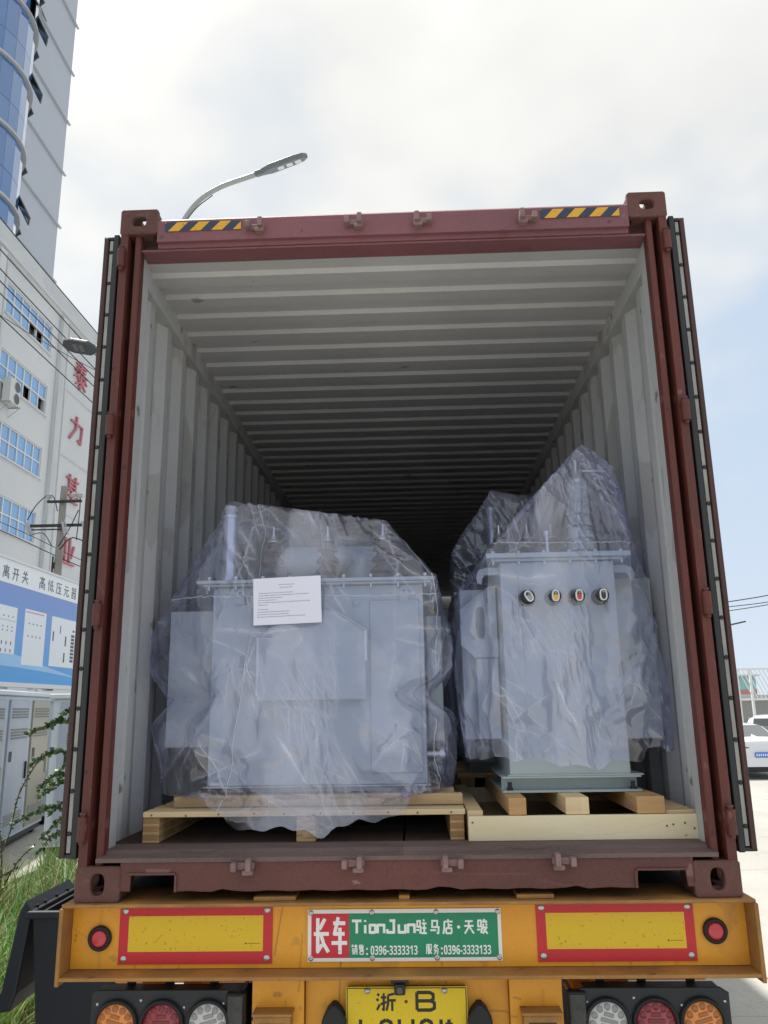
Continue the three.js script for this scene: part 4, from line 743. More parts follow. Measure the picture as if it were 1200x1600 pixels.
const bagL = bag({
  pleats: [[-0.78, 3.085, -0.43, 0.75, 0.06, 22, 0], [-1.13, 2.465, -0.45, 0.6, 0.05, 15, 1], [-0.06, 2.985, -0.47, 0.5, 0.045, 16, 0], [0.238, 2.42, -0.5, 0.4, 0.04, 12, 1]],
  name: 'film_cover', label: 'clear wrinkled film draped over the wide transformer with the paper', seed: 3, center: [-0.40, 2.35, -0.72], eps: 0.03, drape: 0.030, taut: (x, y) => 0.03 + 0.97 * smooth(y, 2.66, 2.42),
  hull: [[-0.80, 3.085, -0.44], [-0.76, 3.08, -0.42], [-0.06, 2.985, -0.47], [-0.585, 3.0, -0.48], [0.175, 2.70, -0.365], [0.185, 2.70, -1.1], [-0.93, 2.70, -1.1], [-0.925, 2.70, -0.365], [-1.135, 2.465, -0.45], [-1.06, 2.46, -0.98], [-0.60, 2.96, -0.9], [0.235, 2.42, -0.46], [0.24, 2.42, -0.95],
    [-1.065, 2.02, -0.42], [-1.08, 2.02, -1.1], [0.20, 1.97, -0.42], [0.205, 1.95, -1.1], [-0.80, 2.2, -0.37], [0.10, 2.2, -0.37], [-1.01, 1.78, -0.42], [-0.98, 1.72, -1.1], [0.13, 1.72, -0.40], [0.15, 1.72, -1.1], [-0.66, 1.60, -0.185], [-0.05, 1.60, -0.185], [-0.9, 1.55, -1.1], [0.15, 1.55, -1.1]],
  hem: (th, p) => { const front = Math.max(0, Math.sin(th)); const dx = p[0] + 0.27; return 1.685 + dx * dx * (dx < 0 ? 0.20 : 0.28) + (front < 0.5 ? 0.1 * (0.5 - front) : 0) + 0.012 * Math.sin(p[0] * 23) + 0.008 * Math.sin(p[0] * 61); },
  shape: (x, y, z) => { const k = Math.exp(-Math.pow((y - 2.215) / 0.055, 2)), side = Math.min(1, Math.pow(Math.abs(x + 0.42) / 0.5, 6)); return [x - Math.sign(x + 0.42) * k * 0.11 * side, y, z]; },
  solids: [inBox([-0.846, 0.105, 1.812, 2.67, -1.05, -0.42], 0.006), inBox([-0.625, -0.155, 2.17, 2.56, -0.42, -0.366], 0.004), [-0.922, 0.168, 2.60, 2.712, -1.12, -0.366], inBox([-1.06, -0.86, 1.975, 2.575, -1.0, -0.506], 0.006), [-0.81, -0.74, 2.4, 3.06, -0.455, -0.385], ...[-0.585, -0.33, -0.073].map((x) => [x - 0.02, x + 0.02, 2.5, 2.945, -0.5, -0.45]), ...[-0.585, -0.33, -0.073].map((x) => [x - 0.007, x + 0.007, 2.5, 2.965, -0.482, -0.46]), [-1.05, 0.25, 1.55, 1.782, -1.32, -0.192]],
  pins: [[-0.78, 3.085, -0.43, 0.03], [-1.132, 2.465, -0.45, 0.05], [-0.06, 2.985, -0.47, 0.03], [-0.585, 3.0, -0.48, 0.02], [0.238, 2.42, -0.5, 0.04]],
});
bag({
  pleats: [[0.885, 3.34, -0.51, 0.8, 0.06, 22, 0], [0.385, 2.80, -0.31, 0.5, 0.03, 14, 1], [1.03, 2.8, -0.31, 0.45, 0.03, 14, 1], [1.145, 2.05, -0.42, 0.4, 0.04, 12, 1]],
  name: 'film_cover', label: 'clear film peaked over the narrow transformer with four front terminals', seed: 8, center: [0.72, 2.45, -0.62], eps: 0.028, drape: 0.022, fold: 0.97, wall: 1.158, taut: (x, y) => 0.03 + 0.97 * smooth(y, 2.78, 2.55),
  hull: [[0.892, 3.345, -0.52], [0.872, 3.335, -0.50], [1.035, 3.24, -0.54], [0.385, 2.80, -0.31], [1.03, 2.80, -0.31], [0.385, 2.80, -1.05], [1.06, 2.85, -1.05], [1.08, 2.95, -0.54], [1.145, 2.40, -0.47], [1.145, 2.40, -1.05], [0.29, 2.66, -0.48], [0.262, 2.40, -0.48], [0.255, 2.36, -1.0], [0.36, 2.2, -0.36], [0.44, 2.3, -0.335], [0.96, 2.3, -0.335], [1.149, 2.02, -0.40], [1.149, 1.98, -1.05], [0.28, 1.95, -0.50], [0.27, 1.95, -1.05], [0.40, 1.7, -0.33], [0.99, 1.7, -0.33], [1.149, 1.7, -0.5], [0.30, 1.7, -1.0], [1.149, 1.7, -1.05]],
  hem: (th, p) => 1.945 + 0.018 * Math.sin(p[0] * 11 + 2.5) + (p[0] < 0.45 ? 0.02 : 0) + (p[2] > -0.42 ? -0.015 : 0.0) + 0.01 * Math.sin(p[0] * 37),
  solids: [inBox([0.448, 0.952, 1.843, 2.76, -0.98, -0.36], 0.005), [0.38, 1.027, 2.7, 2.80, -1.045, -0.318], inBox([0.96, 1.134, 1.98, 2.69, -0.95, -0.507], 0.005), inBox([0.275, 0.44, 2.34, 2.66, -0.95, -0.503], 0.005), [0.80, 0.90, 2.6, 3.2, -0.58, -0.48], [0.85, 1.02, 3.0, 3.228, -0.545, -0.515], ...[-0.141, -0.027, 0.074, 0.177].map((x) => [0.7 + x - 0.022, 0.7 + x + 0.022, 2.556, 2.62, -0.37, -0.272])],
  pins: [[0.88, 3.34, -0.51, 0.06], [0.385, 2.80, -0.31, 0.03], [1.145, 2.05, -0.42, 0.09], [1.145, 2.40, -0.47, 0.05]],
});
bag({
  name: 'film_cover', label: 'dim clear film over the transformer standing deeper in the container', seed: 15, center: [0.72, 2.5, -2.25], eps: 0.06, NI: 110, NJ: 60,
  hull: [[0.585, 3.50, -1.9], [0.90, 3.49, -1.9], [0.95, 3.56, -2.2], [0.60, 3.40, -2.4], [0.34, 3.15, -1.85], [0.31, 2.55, -1.82], [0.28, 2.4, -1.9], [0.28, 2.3, -2.7], [1.14, 2.4, -1.85], [1.14, 2.4, -2.7], [1.13, 3.0, -2.2], [0.30, 1.9, -1.82], [0.30, 1.9, -2.7], [1.14, 1.9, -1.82], [1.14, 1.9, -2.7], [0.72, 3.3, -2.6]],
  hem: (th, p) => 2.0 + 0.05 * Math.sin(p[0] * 8), solids: [[0.35, 1.09, 1.7, 2.83, -2.7, -1.805]], pins: [[0.585, 3.5, -1.9, 0.03], [0.95, 3.56, -2.2, 0.04]],
});
// paper stuck to the front of the wide bag
{
  const [cv, q] = canvas(640, 440); q.fillStyle = '#e9e9f8'; q.fillRect(0, 0, 640, 440); const r = rng(5);
  const line = (x, y, w) => { let p = x; q.fillStyle = 'rgba(52,50,76,0.85)'; while (p < x + w) { const l = 4 + r() * 16; for (let k = 0; k < l; k += 4) q.fillRect(p + k, y - r() * 2, 2.6, 5 + r() * 3); p += l + 6; } };
  line(245, 66, 130); line(255, 92, 110); line(52, 140, 320); line(50, 162, 480); line(50, 184, 220); line(46, 206, 160); line(44, 228, 490); line(44, 250, 90); line(40, 292, 90); line(38, 316, 300); line(36, 340, 290); line(36, 362, 450);
  const g = new THREE.PlaneGeometry(0.30, 0.205, 16, 10), p = g.attributes.position;
  for (let i = 0; i < p.count; i++) { const x = p.getX(i), y = p.getY(i); p.setZ(i, 0.004 * Math.sin(x * 14 + y * 5) + 0.003 * Math.sin(y * 22 + x * 6)); }
  let zf = -9; for (let o = 0; o < bagL.P.length; o += 3) if (Math.abs(bagL.P[o] + 0.503) < 0.16 && Math.abs(bagL.P[o + 1] - 2.605) < 0.11) zf = Math.max(zf, bagL.P[o + 2]);
  g.computeVertexNormals(); g.rotateZ(0.028).translate(-0.503 * (3.175 - zf) / 3.575, 2.138 + 0.467 * (3.175 - zf) / 3.575, zf + 0.009);
  const m = part(scene, 'paper_sheet', keepUV(g), std({ map: still(cv), roughness: 0.7, side: THREE.DoubleSide })); tag(m, 'white printed paper sheet stuck on the wide film cover', 'paper');
}

// ---------------------------------------------------------------- buildings on the left
const wallWhite = std({ roughness: 0.85, map: surface({ base: [210, 212, 215], alt: [199, 202, 206], mix: 0.8, freq: 2, seed: 51, rep: 0.08, grain: 3, spots: [{ n: 20, r: [2, 12], c: '190,192,194', a: 0.25 }], scratches: [{ n: 26, len: 60, w: 2, dir: 1.57, spread: 0.1, c: '176,178,180', a: 0.25 }] }) });
const parapetM = std({ roughness: 0.9, map: surface({ base: [206, 210, 212], alt: [186, 190, 193], mix: 0.8, freq: 3, seed: 52, rep: 0.14, grain: 4, scratches: [{ n: 60, len: 46, w: 3, dir: 1.57, spread: 0.1, c: '130,132,134', a: 0.28 }] }) });
const glassBlue = phys({ color: new THREE.Color().setRGB(0.16, 0.36, 0.66), roughness: 0.08, clearcoat: 1, clearcoatRoughness: 0.03 });
const glassDark = phys({ color: new THREE.Color().setRGB(0.02, 0.022, 0.025), roughness: 0.3 });
const towerGlass = [0, 1, 2].map((k) => phys({ color: new THREE.Color().setRGB(0.06 + k * 0.008, 0.165 + k * 0.015, 0.40 + k * 0.02), roughness: 0.07, clearcoat: 1, clearcoatRoughness: 0.02 }));
const glassGrey = phys({ color: new THREE.Color().setRGB(0.16, 0.18, 0.18), roughness: 0.12, clearcoat: 1 });
const whitePaint = flat(0.72, 0.73, 0.74, { roughness: 0.5 });
{
  const b = thing('factory_building', 'white factory block with bands of blue windows and red characters', 'building', [-20, 0, 0], Math.PI / 2);
  // facade with window openings
  const rows = [21.75, 18.12, 14.48, 10.84], bays = [[33.0, 38.15], [25.2, 31.2]], holes = [];
  for (const y of rows) for (const [a, c] of bays) holes.push([[a, y], [c, y], [c, y + 1.72], [a, y + 1.72]]);
  part(b, 'wall', extrude(poly([[22, 0], [44.6, 0], [44.6, 24.75], [22, 24.75]], holes), 0.3).translate(0, 0, -0.3), wallWhite);
  part(b, 'end_wall', box(44.3, 44.598, 0, 24.74, -12, -0.301), wallWhite);
  part(b, 'near_wall', box(22.002, 22.3, 0, 24.74, -12, -0.301), wallWhite);
  part(b, 'roof_slab', box(22.3, 44.3, 24.3, 24.6, -12, -0.31), wallWhite);
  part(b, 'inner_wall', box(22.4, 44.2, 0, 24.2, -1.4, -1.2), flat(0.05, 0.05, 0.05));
  part(b, 'cornice', [box(21.9, 44.75, 24.752, 24.87, -0.3, 0.28, 0.02), box(21.95, 44.68, 24.60, 24.75, 0.002, 0.14, 0.02)], wallWhite);
  part(b, 'parapet', box(21.95, 44.68, 24.872, 26.05, -0.25, 0.12, 0.03), parapetM);
  part(b, 'pilaster', box(38.95, 39.65, 0, 24.6, 0.001, 0.25, 0.02), parapetM);
  part(b, 'pilaster', box(31.6, 32.2, 0, 24.6, 0.001, 0.25, 0.02), wallWhite);
  for (const y of [20.6, 16.6, 13.3, 9.6]) part(b, 'floor_band', box(39.651, 44.55, y, y + 0.09, 0.001, 0.05, 0.01), parapetM);
  rows.forEach((y, k) => bays.forEach(([a, c], q) => {
    const w = new THREE.Group(); w.name = 'window'; b.add(w);
    const n = q ? 7 : 6, cw = (c - a) / n, fr = [box(a, c, y, y + 0.06, -0.16, -0.06), box(a, c, y + 1.66, y + 1.72, -0.16, -0.06), box(a, c, y + 0.84, y + 0.91, -0.16, -0.06)];
    for (let i = 0; i <= n; i++) fr.push(box(Math.max(a, a + i * cw - 0.04), Math.min(c, a + i * cw + 0.04), y + 0.061, y + 1.659, -0.162, -0.058));
    part(w, 'frame', fr, whitePaint);
    for (let i = 0; i < n; i++) for (let j = 0; j < 2; j++) {
      const open = q === 0 && ((k === 0 && j === 0 && (i === 3 || i === 4)) || (k === 1 && j === 0 && (i === 3 || i === 5)));
      const m = part(w, 'pane', box(0, cw - 0.08, 0, 0.77, -0.006, 0.006), open ? glassDark : glassBlue);
      m.position.set(a + i * cw + 0.04, y + 0.065 + j * 0.845, -0.12 + (open ? -0.2 : 0)); m.rotation.y = (R0() - 0.5) * 0.015; m.rotation.x = (R0() - 0.5) * 0.012;
    }
    part(w, 'sill', box(a - 0.1, c + 0.1, y - 0.09, y - 0.001, 0.001, 0.12, 0.01), wallWhite);
  }));
  for (const x of [32.5, 40.0]) part(b, 'downpipe', cyl(0.07, 0.07, 24.5, 10, x, 12.25, 0.12), parapetM);
  const redM = flat(0.50, 0.17, 0.21, { roughness: 0.7 });
  [['泰', 21.35], ['力', 17.9], ['基', 14.15], ['业', 10.4]].forEach(([ch, y]) => { const g = join(glyph3D(ch, 2.1, 1.6, 0.115, 0.1)).translate(41.15, y, 0.03); part(b, 'raised_character', g, redM); });
}
{
  const a = thing('air_conditioner', 'white two-fan air conditioner unit bracketed to the white factory wall', 'air conditioner', [-20, 16.95, -33.75], Math.PI / 2);
  part(a, 'case', box(-0.5, 0.5, 0.12, 1.4, 0.1, 0.52, 0.03), flat(0.6, 0.61, 0.6));
  for (const y of [0.44, 1.06]) { const f = part(a, 'fan_grille', lathe([[0.27, 0], [0.27, 0.02], [0.24, 0.025], [0.23, 0.005], [0.06, 0.005], [0.05, 0.02], [0, 0.022]], 24).rotateX(Math.PI / 2).translate(0.16, y, 0.52), flat(0.12, 0.12, 0.12)); part(f, 'ring', new THREE.TorusGeometry(0.27, 0.012, 6, 28).translate(0.16, y, 0.53), flat(0.5, 0.5, 0.5)); }
  part(a, 'bracket', [box(-0.5, -0.45, 0.06, 0.11, 0.0, 0.6), box(0.45, 0.5, 0.06, 0.11, 0.0, 0.6), bar([-0.47, 0.06, 0.55], [-0.47, -0.4, 0.02], 0.02), bar([0.47, 0.06, 0.55], [0.47, -0.4, 0.02], 0.02)], M.galv);
}
{
  const t = thing('office_tower', 'grey tower with a curved blue glass bay above the white block', 'tower', [-26, 0, 0], Math.PI / 2);
  const greyW = std({ roughness: 0.8, map: surface({ base: [190, 196, 206], alt: [182, 188, 199], mix: 0.8, freq: 2, seed: 54, rep: 0.05, grain: 2 }) });
  part(t, 'wall', box(33, 49.9, 0, 62, -24, 0, 0.05), greyW);
  for (let k = 0; k < 7; k++) part(t, 'ledge', box(39.0, 50.12, 28.66 + k * 4.57, 28.78 + k * 4.57, 0.001, 0.2, 0.03), greyW);
  const cx = 36.0, R = 3.85, seg = 14, trimM = flat(0.42, 0.44, 0.45, { roughness: 0.4 });
  const dir = (a) => [cx + Math.sin(a) * R, Math.cos(a) * R];
  const bay = new THREE.Group(); bay.name = 'glass_bay'; t.add(bay);
  const arc = (r0, r1, y0, y1, a0 = -Math.PI / 2, a1 = Math.PI / 2) => { const o = []; for (let k = 0; k <= 36; k++) { const a = lerp(a0, a1, k / 36); o.push([cx + Math.sin(a) * r1, -Math.cos(a) * r1]); } for (let k = 36; k >= 0; k--) { const a = lerp(a0, a1, k / 36); o.push([cx + Math.sin(a) * r0, -Math.cos(a) * r0]); } return extrude(poly(o), y1 - y0).rotateX(-Math.PI / 2).translate(0, y0, 0); };
  part(bay, 'core', arc(R - 0.5, R - 0.3, 20, 58), flat(0.02, 0.03, 0.05));
  for (let k = 0; k < 9; k++) {
    const y = 21.55 + k * 4.3;
    part(bay, 'band', [arc(R - 0.05, R + 0.22, y - 0.14, y + 0.02), arc(R - 0.05, R + 0.14, y + 0.021, y + 0.13)], trimM);
    if (k < 1) continue;
    for (let i = 0; i < seg; i++) for (let j = 0; j < 2; j++) {
      const a = -Math.PI / 2 + (i + 0.5) / seg * Math.PI, [px, pz] = dir(a), w = R * Math.PI / seg * 0.985, h = j ? 2.5 : 1.5, y0 = y + 0.2 + (j ? 1.53 : 0);
      const hold = new THREE.Group(); hold.name = 'window'; bay.add(hold); hold.position.set(px, y0 + h, pz); hold.rotation.y = a;
      const open = j === 0 && k < 7 && ((i === 9 && k % 3 !== 0) || i === 11 || (i === 7 && k === 5));
      const m = part(hold, 'pane', box(-w / 2, w / 2, -h, 0, -0.015, 0.015), open ? glassGrey : towerGlass[(i * 7 + k * 3 + j) % 3]);
      if (open) { m.rotation.x = -0.5; part(m, 'sash', [box(-w / 2, w / 2, -h, -h + 0.07, -0.03, 0.03), box(-w / 2, -w / 2 + 0.06, -h, 0, -0.03, 0.03), box(w / 2 - 0.06, w / 2, -h, 0, -0.03, 0.03)], flat(0.2, 0.22, 0.22)); }
    }
    const mull = []; for (let i = 0; i <= seg; i++) { const a = -Math.PI / 2 + i / seg * Math.PI, [px, pz] = dir(a); mull.push(new THREE.BoxGeometry(0.035, 4.0, 0.05).rotateY(a).translate(px, y + 2.15, pz)); }
    part(bay, 'mullions', mull, flat(0.1, 0.14, 0.22));
  }
}
// ---------------------------------------------------------------- billboard and fence
{
  const b = thing('billboard', 'long blue billboard with grey header characters above the yard fence', 'billboard', [-10, 0, 0], Math.PI / 2);
  const [cv, q] = canvas(2048, 756), U = (x) => (x - 12) / 12 * 2048, Yp = (y) => (5.86 - y) / 3.0 * 756 * (3.0 / 3.0);
  const gr = (y) => (5.86 - y) / (5.86 - 2.86) * 756;
  q.fillStyle = '#e9ecef'; q.fillRect(0, 0, 2048, 756);
  const g = q.createLinearGradient(0, gr(5.28), 0, 756); g.addColorStop(0, '#7f98d2'); g.addColorStop(0.55, '#6ca2de'); g.addColorStop(1, '#4fa2e2'); q.fillStyle = g; q.fillRect(0, gr(5.28), 2048, 756);
  q.globalAlpha = 0.55; q.fillStyle = '#cfe4f6'; q.beginPath(); q.moveTo(U(12), gr(3.55)); q.bezierCurveTo(U(16), gr(3.9), U(17), gr(3.5), U(20.5), gr(3.15)); q.lineTo(U(24), gr(2.95)); q.lineTo(U(24), gr(2.9)); q.bezierCurveTo(U(19), gr(3.2), U(17), gr(3.35), U(12), gr(3.2)); q.fill(); q.globalAlpha = 1;
  for (const [ch, x] of [['离', 16.05], ['开', 16.55], ['关', 17.06], ['高', 18.05], ['低', 18.58], ['压', 19.12], ['元', 19.62], ['器', 20.15], ['件', 20.7]]) glyph2D(q, ch, U(x), gr(5.72), 64, gr(5.38) - gr(5.72), 9, '#6d7178');
  const panel = (x0, x1, y0, y1, f) => { q.fillStyle = '#e4e8ee'; q.fillRect(U(x0), gr(y1), U(x1) - U(x0), gr(y0) - gr(y1)); q.strokeStyle = '#9aa3ad'; q.lineWidth = 2; f(U(x0), gr(y1), U(x1) - U(x0), gr(y0) - gr(y1)); };
  const r = rng(91);
  panel(14.9, 17.0, 3.55, 4.72, (x, y, w, h) => { q.fillStyle = '#59626c'; for (let i = 1; i < 9; i++) for (const f of [0.2, 0.42, 0.5, 0.74, 0.9]) q.fillRect(x + i * w / 9, y + f * h, 9, f > 0.7 ? 22 : 9); q.strokeRect(x + 6, y + 0.3 * h, w - 12, 1); });
  panel(17.42, 18.66, 3.32, 4.76, (x, y, w, h) => { q.fillStyle = '#d98a9a'; q.fillRect(x + 8, y + 14, w - 30, 8); q.fillStyle = '#7a828c'; for (let i = 1; i < 5; i++) { q.fillRect(x + i * w / 5.4, y + 0.24 * h, 14, 9); q.fillRect(x + i * w / 5.4, y + 0.46 * h, 10, 14); } });
  panel(19.02, 20.9, 3.36, 4.74, (x, y, w, h) => { q.fillStyle = '#4e555c'; q.fillRect(x + w * 0.06, y + h * 0.3, 14, h * 0.2); q.fillRect(x + w * 0.3, y + h * 0.16, 10, h * 0.16); q.fillRect(x + w * 0.5, y + h * 0.36, 16, h * 0.2); q.fillRect(x + w * 0.48, y + h * 0.7, 16, h * 0.2); for (let k = 0; k < 8; k++) q.fillRect(x + w * 0.72, y + h * (0.3 + k * 0.075), 40, h * 0.055); q.fillRect(x + w * 0.76, y + h * 0.2, 24, 16); });
  printed(b, 'board', 12, 24, 2.86, 5.86, -0.05, 0, still(cv), whitePaint, { roughness: 0.45 });
  part(b, 'frame', [box(11.94, 24.06, 2.74, 2.858, -0.08, 0.05, 0.01), box(11.94, 24.06, 5.862, 5.92, -0.08, 0.04, 0.01)], whitePaint);
  for (let x = 12.5; x < 24; x += 2.2) part(b, 'post', box(x - 0.06, x + 0.06, 0, 5.85, -0.2, -0.06, 0.01), M.galv);
  const f = thing('picket_fence', 'brown picket fence with white rails under the blue billboard', 'fence', [-10, 0, 0], Math.PI / 2);
  const pk = []; for (let x = 11; x < 26; x += 0.13) pk.push(box(x, x + 0.04, 0.45, 2.6, 0.02, 0.05));
  tag(part(f, 'pickets', pk, flat(0.22, 0.12, 0.07)), null, null, null, 'stuff');
  for (const y of [0.6, 1.5, 2.62]) part(f, 'rail', box(11, 26, y, y + 0.07, -0.02, 0.0195, 0.005), whitePaint);
  for (let x = 11; x < 26; x += 2.5) part(f, 'post', box(x - 0.13, x + 0.13, 0, 2.72, -0.055, 0.06, 0.01), whitePaint);
  part(f, 'plinth', box(11, 26, 0, 0.42, -0.1, 0.08, 0.01), wallWhite);
}
// ---------------------------------------------------------------- utility pole and wires
{
  const p = thing('utility_pole', 'concrete utility pole with two crossarms behind the billboard', 'utility pole', [-11.3, 0, -22]);
  part(p, 'shaft', cyl(0.105, 0.17, 9.35, 18, 0, 4.675, 0), std({ roughness: 0.9, map: surface({ base: [150, 144, 138], alt: [128, 122, 117], seed: 57, rep: 0.5, grain: 9 }) }));
  part(p, 'crossarm', box(-0.46, 0.68, 8.77, 8.85, 0.11, 0.19, 0.006), M.blackMetal);
  part(p, 'crossarm', [box(-0.97, 0.9, 7.96, 8.05, 0.12, 0.2, 0.006), box(-0.9, 0.1, 7.86, 7.9, 0.12, 0.16, 0.004)], M.blackMetal);
  const ins = [[0.02, 0], [0.04, 0.02], [0.035, 0.07], [0.11, 0.09], [0.11, 0.11], [0.05, 0.14], [0.1, 0.16], [0.1, 0.19], [0.04, 0.24], [0, 0.25]];
  for (const x of [-0.42, 0.4, 0.62]) part(p, 'insulator', lathe(ins, 16).translate(x, 8.86, 0.15), flat(0.5, 0.51, 0.53, { roughness: 0.2 }));
  for (const x of [-1.0, 0.2, 0.86]) { const m = part(p, 'fuse_cutout', [cyl(0.045, 0.055, 0.42, 12, 0, 0, 0), cyl(0.02, 0.02, 0.5, 8, 0.09, 0, 0.02)], flat(0.42, 0.42, 0.44, { roughness: 0.3 })); m.position.set(x, 7.9, 0.24); m.rotation.z = 0.3; }
  part(p, 'jumper_wire', [tube([[-0.42, 9.1, 0.15], [-0.8, 8.7, 0.18], [-1.05, 8.2, 0.2]], 0.016), tube([[-0.42, 9.1, 0.15], [-0.25, 8.95, 0.16], [-0.1, 8.5, 0.15]], 0.014), tube([[0.62, 9.1, 0.15], [0.66, 8.5, 0.2], [0.62, 7.5, 0.2]], 0.016), tube([[0.05, 7.3, 0.2], [0.4, 7.9, 0.25], [0.62, 8.5, 0.2]], 0.016), tube([[-0.9, 7.7, 0.2], [-0.5, 7.75, 0.2], [-0.15, 7.3, 0.2]], 0.014), tube([[0.1, 7.2, 0.2], [0.5, 7.55, 0.3], [1.0, 7.4, 0.3]], 0.02)], M.rubber);
  part(p, 'cable_clamp', [cyl(0.05, 0.05, 0.2, 10, -0.12, 6.7, 0.1), cyl(0.03, 0.03, 7, 8, -0.14, 3.5, 0.1)], M.rubber);
  const wire = (pts, r, label) => { const m = part(scene, 'overhead_wire', tube(pts, r, 5, 40), M.rubber); tag(m, label, 'wire', 'overhead wires'); };
  const W = [[11.8, 'topmost black wire along the white roof edge'], [11.18, 'second black wire from the top across the white block'], [10.8, 'third black wire from the top across the white block'], [10.56, 'fourth black wire from the top across the white block'], [10.32, 'fifth black wire from the top across the white block'], [9.87, 'lowest thick black wire across the white block']];
  W.forEach(([y, l], k) => wire([[-8, y + 0.25, 2], [-8 - k * 0.01, y + 0.02, -8], [-8, y - 0.03, -16], [-8, y + 0.1, -26], [-8, y + 0.4, -38]], 0.013, l));
  wire([[-8.05, 9.4, -7], [-8.05, 9.87, -11.15], [-8.05, 10.83, -16.2], [-8.05, 12.2, -22]], 0.008, 'thin wire crossing the other wires at a flatter angle');
  wire([[-18, 9.9, -24], [-14.39, 8.4, -24], [-11.42, 7.03, -24], [-8.5, 6.0, -24]], 0.016, 'lower wire passing the utility pole below its crossarms');
  wire([[-18, 10.3, -24.3], [-13.45, 8.25, -24.3], [-11.38, 7.25, -24.3], [-8.5, 6.2, -24.3]], 0.012, 'upper of the two thin wires below the pole crossarms');
  wire([[14, 7.2, -45], [18.78, 7.81, -45], [21.3, 8.17, -45], [27, 9.3, -45]], 0.03, 'topmost of the three wires above the parked cars');
  wire([[14, 7.15, -45.2], [18.83, 7.54, -45.2], [21.3, 7.79, -45.2], [27, 8.7, -45.2]], 0.025, 'middle of the three wires above the parked cars');
  wire([[14, 6.8, -45.4], [18.8, 7.31, -45.4], [21.3, 7.64, -45.4], [27, 8.6, -45.4]], 0.025, 'lowest of the three wires above the parked cars');
}
// ---------------------------------------------------------------- street lamps
function ledHead(p, len, w, mat, win, dark) { // flat teardrop head along +x, looking down
  const s = poly([[0, -0.05], [len * 0.12, -0.06], [len * 0.3, -w / 2], [len * 0.75, -w / 2], [len * 0.93, -w * 0.36], [len, 0], [len * 0.93, w * 0.36], [len * 0.75, w / 2], [len * 0.3, w / 2], [len * 0.12, 0.06], [0, 0.05]]);
  const g = part(p, 'lamp_head', extrude(s, 0.05, 0.015, 2).rotateX(Math.PI / 2), mat);
  for (let k = 0; k < win; k++) part(g, 'led_window', box(len * (0.42 + k * 0.17), len * (0.42 + k * 0.17) + len * 0.12, -0.072, -0.062, -w * 0.28, w * 0.28, 0.003), dark ? flat(0.12, 0.12, 0.13, { roughness: 0.3 }) : flat(0.75, 0.76, 0.74, { roughness: 0.2 }));
  return g;
}
{
  const lampGrey = flat(0.14, 0.16, 0.17, { roughness: 0.4 }), lampDark = flat(0.05, 0.055, 0.06, { roughness: 0.4 }), poleM = flat(0.36, 0.38, 0.38, { roughness: 0.4 });
  const a = thing('street_lamp', 'curved-arm street lamp with a grey head above the container roof', 'street lamp', [-3.5, 0, -8]);
  part(a, 'pole', cyl(0.055, 0.09, 9.4, 16, 0, 4.7, 0), poleM);
  part(a, 'arm', tube([[0, 9.3, 0], [0.06, 9.62, 0], [0.3, 10.02, 0], [0.62, 10.26, 0], [1.26, 10.5, 0]], 0.042, 10, 40), poleM);
  part(a, 'wire', tube([[0.1, 9.6, 0.04], [0.3, 9.88, 0.05], [0.55, 10.1, 0.05]], 0.008), M.rubber);
  const h = ledHead(a, 0.86, 0.30, lampGrey, 3); h.position.set(1.22, 10.52, 0); h.rotation.z = 0.3; h.rotation.x = 0.42;
  part(a, 'base', cyl(0.16, 0.16, 0.04, 16, 0, 0.02, 0), poleM);
  const b = thing('street_lamp', 'dark flat street lamp head in front of the white factory block', 'street lamp', [-5.6, 0, -12]);
  part(b, 'pole', cyl(0.05, 0.09, 9.3, 16, 0, 4.65, 0), poleM);
  part(b, 'arm', bar([0, 9.25, 0], [-0.7, 9.45, 0], 0.035), lampDark);
  const h2 = ledHead(b, 0.86, 0.32, lampDark, 2, true); h2.position.set(-0.66, 9.44, 0); h2.rotation.y = Math.PI; h2.rotation.z = 0.27; h2.rotation.x = -0.45;
  const c = thing('street_lamp', 'distant thin street lamp arm above the parked white cars', 'street lamp', [16.2, 0, -40]);
  part(c, 'pole', cyl(0.06, 0.1, 5.9, 12, 0, 2.95, 0), poleM);
  part(c, 'arm', bar([0, 5.85, 0], [0.75, 6.03, 0], 0.03), poleM);
  const h3 = ledHead(c, 0.85, 0.3, lampDark, 2); h3.position.set(0.72, 6.04, 0); h3.rotation.z = 0.2;
}
